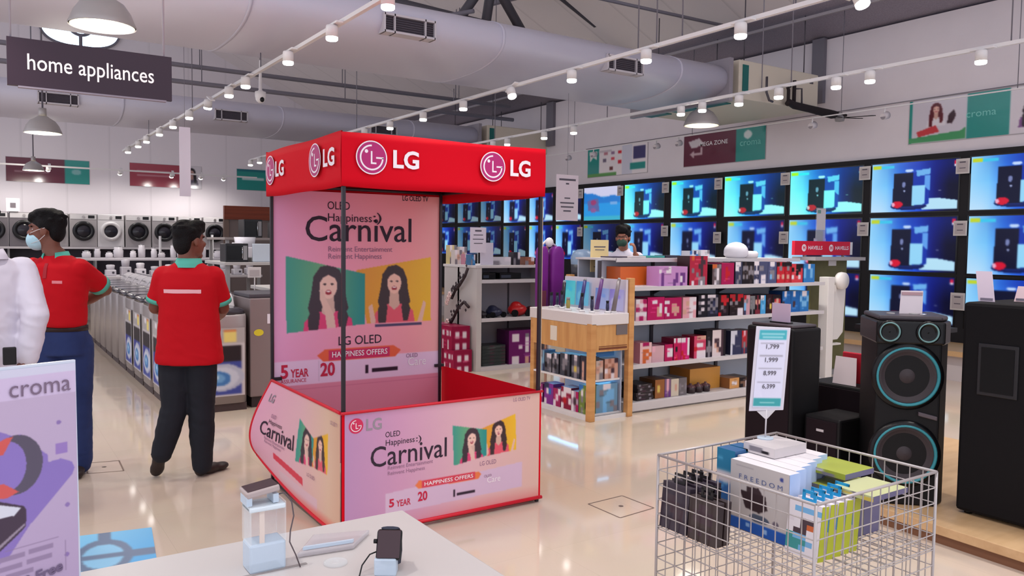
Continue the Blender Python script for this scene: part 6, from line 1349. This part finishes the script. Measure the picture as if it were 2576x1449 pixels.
MB().box(4.462, 1.955, .77, 4.472, 2.16, 1.05).build('handle_plate', M('handle_plastic', S(22, 20, 25), .45), pa, .006); MB().box(4.458, 1.975, .79, 4.468, 2.14, 1.03).build('handle_recess', C3(6, 5, 8, .9), pa)
MB().box(4.464, 1.88, .64, 4.471, 1.915, .72).build('rating_label', C3(96, 90, 96), pa)
for x in (4.52, 4.95):
    for y in (1.77, 2.2): MB().cyl((x, y, .1), (x, y, .116), .02, n=12).build('rubber_foot', m_satin, pa)
for i, (y0, y1, z1, x, c, lab) in enumerate(((2.15, 2.235, 1.43, 4.60, (222, 206, 220), 'narrow leaning price sheet on the floor speaker top'), (1.98, 2.12, 1.35, 4.75, (206, 180, 186), 'small price card with a pink foot on the floor speaker top'))):
    t = athing('price_sheet', lab, 'price sheet', (x, (y0+y1)/2, 1.265)); b = MB(); b.prism([(x, y0, 1.266), (x, y1, 1.266), (x+.04, y1+(.04 if i == 0 else 0), z1), (x+.04, y0+(.04 if i == 0 else 0), z1)], (.004, 0, 0)); b.build('sheet', C3(*c, .5), t, recalc=True); MB().box(x-.001, y0+.01, 1.272, x+.002, y1-.01, 1.285).build('print', C3(150, 140, 156), t)
t = athing('desk_mixer', 'small black device on the floor speaker top at the photo edge', 'device', (4.75, 1.86, 1.265)); MB().box(4.62, 1.74, 1.266, 4.90, 1.95, 1.33).build('case', m_satin, t, .01); MB().box(4.64, 1.77, 1.33, 4.88, 1.93, 1.336).build('panel', C3(60, 56, 66), t)
# tall speaker, sub, boxes behind the basket
def blackbox(name, lab, x0, y0, z0, x1, y1, z1, logo=False, cap=None):
    t = athing(name, lab, 'loudspeaker', ((x0+x1)/2, (y0+y1)/2, z0)); MB().box(x0, y0, z0, x1, y1, z1).build('cabinet', m_vinyl, t, .015)
    MB().box(x0-.006, y0+.02, z0+.02, x0+.004, y1-.02, z1-.02).build('grille', M('speaker_cloth', S(30, 20, 25), .9, spec=.2), t, .004)
    if logo: MB().box(x0-.009, (y0+y1)/2-.02, z1-.09, x0-.005, (y0+y1)/2+.03, z1-.075).build('badge', C3(190, 184, 188, .5), t)
    if cap: MB().box(x0+.02, y0+.02, z1, x1-.02, y1-.02, z1+.02).build('top_panel', C3(70, 60, 64, .3), t, .008)
    return t
blackbox('tower_speaker', 'tall black tower speaker behind the price list', 4.16, 3.10, .10, 4.44, 3.46, 1.045, cap=True)
blackbox('subwoofer', 'low black subwoofer with a small badge behind the basket', 4.26, 2.83, .10, 4.58, 3.08, .52, True)
blackbox('speaker_cabinet', 'black speaker cabinet carrying the red framed price card', 4.66, 2.86, .10, 5.2, 3.36, .655)
t = athing('price_card', 'red framed price card on the black speaker cabinet', 'price card', (4.8, 3.12, .655)); MB().box(4.80, 3.0, .656, 4.815, 3.19, .86).build('frame', C3(206, 40, 60, .4), t, .01); MB().prism([(4.70, 3.02, .657), (4.70, 3.19, .657), (4.76, 3.21, .83), (4.76, 3.06, .83)], (.004, 0, 0)).build('sheet', C3(222, 206, 208), t, recalc=True); MB().box(4.72, 2.90, .657, 4.90, 3.0, .70).build('grey_foot', m_grey, t)
t = athing('price_sheet', 'pale lilac price sheet on the tower speaker top', 'price sheet', (4.30, 3.3, 1.065)); MB().box(4.28, 3.22, 1.066, 4.284, 3.36, 1.19).build('sheet', C3(206, 184, 206, .5), t); MB().box(4.26, 3.22, 1.065, 4.31, 3.36, 1.072).build('foot', m_satin, t)
t = athing('frame_stand', 'thin black metal stand with a white sheet left of the party speaker', 'stand', (5.3, 3.1, .1)); 
for y in (3.0, 3.22): MB().box(5.28, y, .1, 5.30, y+.02, 1.0).build('leg', m_satin, t)
MB().box(5.1, 2.8, .99, 5.5, 3.3, 1.02).build('top', m_satin, t); MB().box(5.31, 3.02, .62, 5.315, 3.12, .86).build('sheet', m_paper, t); MB().box(5.27, 2.98, .58, 5.33, 3.26, .60).build('crossbar', m_satin, t)

# ================================================================ foreground table
tb_ = athing('display_table', 'white display table in the foreground', 'table', (0, 1.1, 0))
m_top = M('white_laminate', S(196, 190, 188), .35)
MB().box(-.9, .70, .915, .785, 1.605, .95).build('tabletop', m_top, tb_, .004); MB().box(-.86, .74, 0, .74, 1.56, .915).build('body', m_top, tb_); MB().box(-.9, 1.42, .9495, .50, 1.428, .9512).build('seam', C3(150, 142, 140), tb_)
po = athing('promo_poster', 'lilac smartwatch offer poster standing at the left of the foreground table', 'poster', (.03, 1.32, .95))
pr, pd = Vector((.119, 1.354, 1.3645)), Vector((.932, .362, 0)); WP_, HP_ = .19, .4125; pl = pr-pd*WP_
pn = pd.cross(UP)
MB().prism([pl-UP*HP_, pr-UP*HP_+pd*.004, pr+pd*.001+UP*.004, pl+UP*.004], -pn*.006).build('acrylic_back', C3(206, 212, 226, .2), po, recalc=True); MB().obox(pr-pd*WP_/2-UP*HP_-pn*.02+UP*.004, pd*WP_/2, pn*.04, UP*.004).build('foot', m_frost, po)
p = Pic(190, 410, WP_/HP_, (184, 164, 192)); p.c = p.c+(p.Y[..., None]-.4)*np.array((-14, -16, -8))
X_ = lambda x: 1-(188-x)/188*.595; Y_ = lambda y: (y-915)/537*.772; Pp = lambda L: [(X_(x), Y_(y)) for x, y in L]
p.rect(0, 0, 1, Y_(935), (206, 204, 222)); p.rect(0, Y_(935), 1, Y_(988), (204, 186, 214))
p.poly(Pp([(-120, 1000), (0, 1052), (60, 1085), (118, 1135), (120, 1155), (150, 1152), (176, 1166), (182, 1182), (176, 1198), (75, 1300), (25, 1368), (-120, 1430)]), (138, 116, 182)); p.ell(X_(52), Y_(1146), .105, .105, (144, 122, 190))
p.ell(X_(48), Y_(1146), (X_(107)-X_(48)), Y_(1218)-Y_(1146), (92, 84, 100)); p.ell(X_(28), Y_(1146), (X_(70)-X_(28)), Y_(1206)-Y_(1146), (140, 118, 186))
p.poly(Pp([(-60, 1120), (0, 1088), (25, 1078), (42, 1076), (20, 1116), (-60, 1122)]), (206, 92, 88)); p.poly(Pp([(-60, 1180), (20, 1186), (52, 1212), (25, 1222), (-60, 1206)]), (206, 92, 88))
p.poly(Pp([(-90, 1228), (10, 1226), (62, 1250), (68, 1262), (66, 1300), (50, 1315), (0, 1352), (-90, 1400)]), (74, 60, 74)).poly(Pp([(-90, 1236), (5, 1232), (56, 1252), (40, 1268), (-90, 1262)]), (212, 212, 222)).poly(Pp([(-90, 1375), (0, 1336), (64, 1292), (64, 1298), (0, 1346), (-90, 1385)]), (150, 136, 150))
p.rect(X_(137), Y_(1113), X_(165), Y_(1139), (150, 122, 184)); 
for x, y in ((146, 1060), (163, 1273), (160, 1400)): p.ell(X_(x), Y_(y), .018, .008, (140, 116, 170))
for y, x0, x1 in ((1368, -40, 62), (1366, 70, 128), (1392, -40, 56), (1390, 66, 124), (1412, 20, 80)): p.rect(X_(x0), Y_(y)-.008, X_(x1), Y_(y)+.008, (150, 130, 160))
p.rect(X_(20), Y_(1348), X_(140), Y_(1350), (140, 120, 150)).rect(X_(155), Y_(1362), X_(157), Y_(1440), (140, 120, 150))
o = p.build('print', MPM, po, pl+pn*.0012, pd, -UP, WP_, HP_)
pc = lambda x, y: pl+pn*.002+pd*WP_*X_(x)-UP*HP_*Y_(y)
txt('croma', .036, pc(104, 964), pd, UP, M('croma_ink', S(120, 100, 122), .6), po, fit=.084); txt('000 Free', .022, pc(84, 1434), pd+UP*.16, UP, M('lilac_ink', S(110, 92, 124), .6), po, fit=.078, bold=.03)
# gadgets on the table
t = athing('watch_stand', 'clear and frosted acrylic stand with a small smartwatch on top', 'display stand', (.427, 1.452, .95))
MB().box(.396, 1.425, .95, .462, 1.475, 1.003).build('frosted_base', m_frost, t, .004)
MB().box(.396, 1.425, 1.003, .399, 1.475, 1.075).box(.459, 1.425, 1.003, .462, 1.475, 1.075).box(.399, 1.472, 1.003, .459, 1.475, 1.075).build('clear_wall', m_glass, t)
MB().box(.415, 1.430, 1.003, .424, 1.433, 1.07).build('inner_strip', C3(222, 206, 196, .4), t); MB().box(.396, 1.425, 1.062, .462, 1.475, 1.072).build('white_bridge', C3(216, 226, 232, .3), t, .003)
MB().box(.392, 1.430, 1.074, .402, 1.47, 1.09).box(.44, 1.430, 1.074, .45, 1.47, 1.09).build('support', m_frost, t)
w_ = athing('smartwatch', 'small smartwatch lying face up on the frosted acrylic stand', 'watch', (.42, 1.45, 1.09)); MB().obox((.422, 1.452, 1.097), (.030, 0, .004), (0, .024, 0), (-.001, 0, .006)).build('case', C3(176, 160, 158, .2), w_, .003); MB().obox((.4215, 1.452, 1.1036), (.027, 0, .0036), (0, .021, 0), (0, 0, .0006)).build('screen', M('watch_glass', S(60, 40, 46), .08), w_)
c_ = tag(MB().tube([(.448, 1.44, 1.085), (.462, 1.435, 1.088), (.474, 1.43, 1.07), (.476, 1.425, 1.045), (.468, 1.42, 1.02), (.466, 1.418, 1.0), (.476, 1.414, .975), (.483, 1.41, .952)], .0013, 8).build('charging_cable', C3(86, 74, 78, .4)), 'thin dark charging cable curving down from the acrylic stand to the table', 'cable')
t = athing('card_holder', 'flat clear acrylic card holder lying on the white table', 'card holder', (.58, 1.49, .95)); MB().prism([(.492, 1.455, .951), (.60, 1.44, .951), (.66, 1.50, .951), (.552, 1.535, .951)], (0, 0, .010)).build('clear_plate', M('grey_acrylic', S(206, 200, 204), .1, alpha=.55), t, .003, True); MB().prism([(.505, 1.46, .962), (.60, 1.447, .962), (.605, 1.452, .962), (.51, 1.465, .962)], (0, 0, .006)).build('raised_lip', m_frost, t, recalc=True)
t = athing('suction_disc', 'round clear disc lying beside the black watch', 'disc', (.545, 1.395, .95)); MB().lathe((.545, 1.395, .95), [(.001, .0005), (.022, .0005), (.022, .004), (.017, .005), (.001, .004)], 28).build('disc', m_glass, t)
t = athing('smartwatch', 'black square smartwatch on a clear stand at the bottom of the photo', 'watch', (.62, 1.305, .95))
q = Vector((.83, -.556, 0)); fw = Vector((-.556, -.831, 0)); cw = Vector((.612, 1.305, 1.002))
MB().obox(cw, q*.023, (fw*.005+UP*.003), (UP*.9-fw*.42).normalized()*.027).build('case', m_satin, t, .006, seg=3); MB().obox(cw+fw*.0052+UP*.003, q*.0205, fw*.0006, (UP*.9-fw*.42).normalized()*.024).build('screen', M('watch_glass'), t, .0004)
b = MB(); b.tube([cw+UP*-.022-fw*.002, cw+UP*-.04-fw*.012, cw+UP*-.046-fw*.03, cw-UP*.03-fw*.05, cw+UP*.005-fw*.045, cw+UP*.026-fw*.014], [(.017, .003)]*6, 10); b.build('strap', C3(30, 34, 56, .5), t); MB().cyl(cw-q*.022+UP*.006, cw-q*.028+UP*.006, .004, n=10).build('crown', m_satin, t)
st_ = MB(); st_.obox((.606, 1.305, .966), q*.020, fw*.014, UP*.016); st_.build('clear_stand', m_frost, t, .003)
tag(MB().tube([cw-q*.020-UP*.012, cw-q*.034-UP*.016+fw*.006, cw-q*.047-UP*.034+fw*.012, cw-q*.05-UP*.0495+fw*.02, cw-q*.05-UP*.0500+fw*.07], .0014, 8).build('charging_cable', m_satin), 'short black charging cable looping from the black smartwatch', 'cable')
# floor access covers
def cover(pts, lab):
    t = athing('floor_cover', lab, 'floor cover', (sum(p[0] for p in pts)/4, sum(p[1] for p in pts)/4, 0)); b = MB()
    for i in range(4):
        a_, e_ = Vector(pts[i]+(0.0008,)), Vector(pts[(i+1) % 4]+(0.0008,)); d_ = (e_-a_).normalized(); s_ = d_.cross(UP)*.005; b.add([a_-s_, e_-s_, e_+s_, a_+s_], [(0, 1, 2, 3)])
    b.build('joint', C3(120, 100, 90, .6), t); c_ = sum((Vector(p+(0.001,)) for p in pts), Vector())/4; MB().lathe(c_, [(.001, 0), (.015, 0)], 12).build('lifting_hole', C3(96, 80, 74, .5), t)
cover([(3.014, 3.654), (3.295, 3.668), (3.30, 3.393), (3.014, 3.368)], 'square floor cover outlined in the beige tiles in front of the gondola')
cover([(.60, 6.16), (.80, 6.12), (.79, 5.83), (.58, 5.88)], 'square floor cover beside the shoes of the masked shop worker')
p = Pic(60, 60, 1.0, (112, 190, 236)); p.grad([(0, (150, 214, 246)), (1, (104, 180, 232))], .8)  # reflection of the gable window on the floor, painted as a flat sheet
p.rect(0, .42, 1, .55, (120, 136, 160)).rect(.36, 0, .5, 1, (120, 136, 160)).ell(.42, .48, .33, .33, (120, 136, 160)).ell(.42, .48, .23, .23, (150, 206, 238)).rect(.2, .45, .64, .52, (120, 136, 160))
fs = tag(p.build('painted_window_reflection', attr_mat('painted_floor_reflection', .25), None, (.36, 4.66, .0015), (.90, -.16, 0), (-.12, -1, 0), .40, .72), 'sky blue painted window reflection with a grey ring and bars between the poster and the table', 'painted reflection')
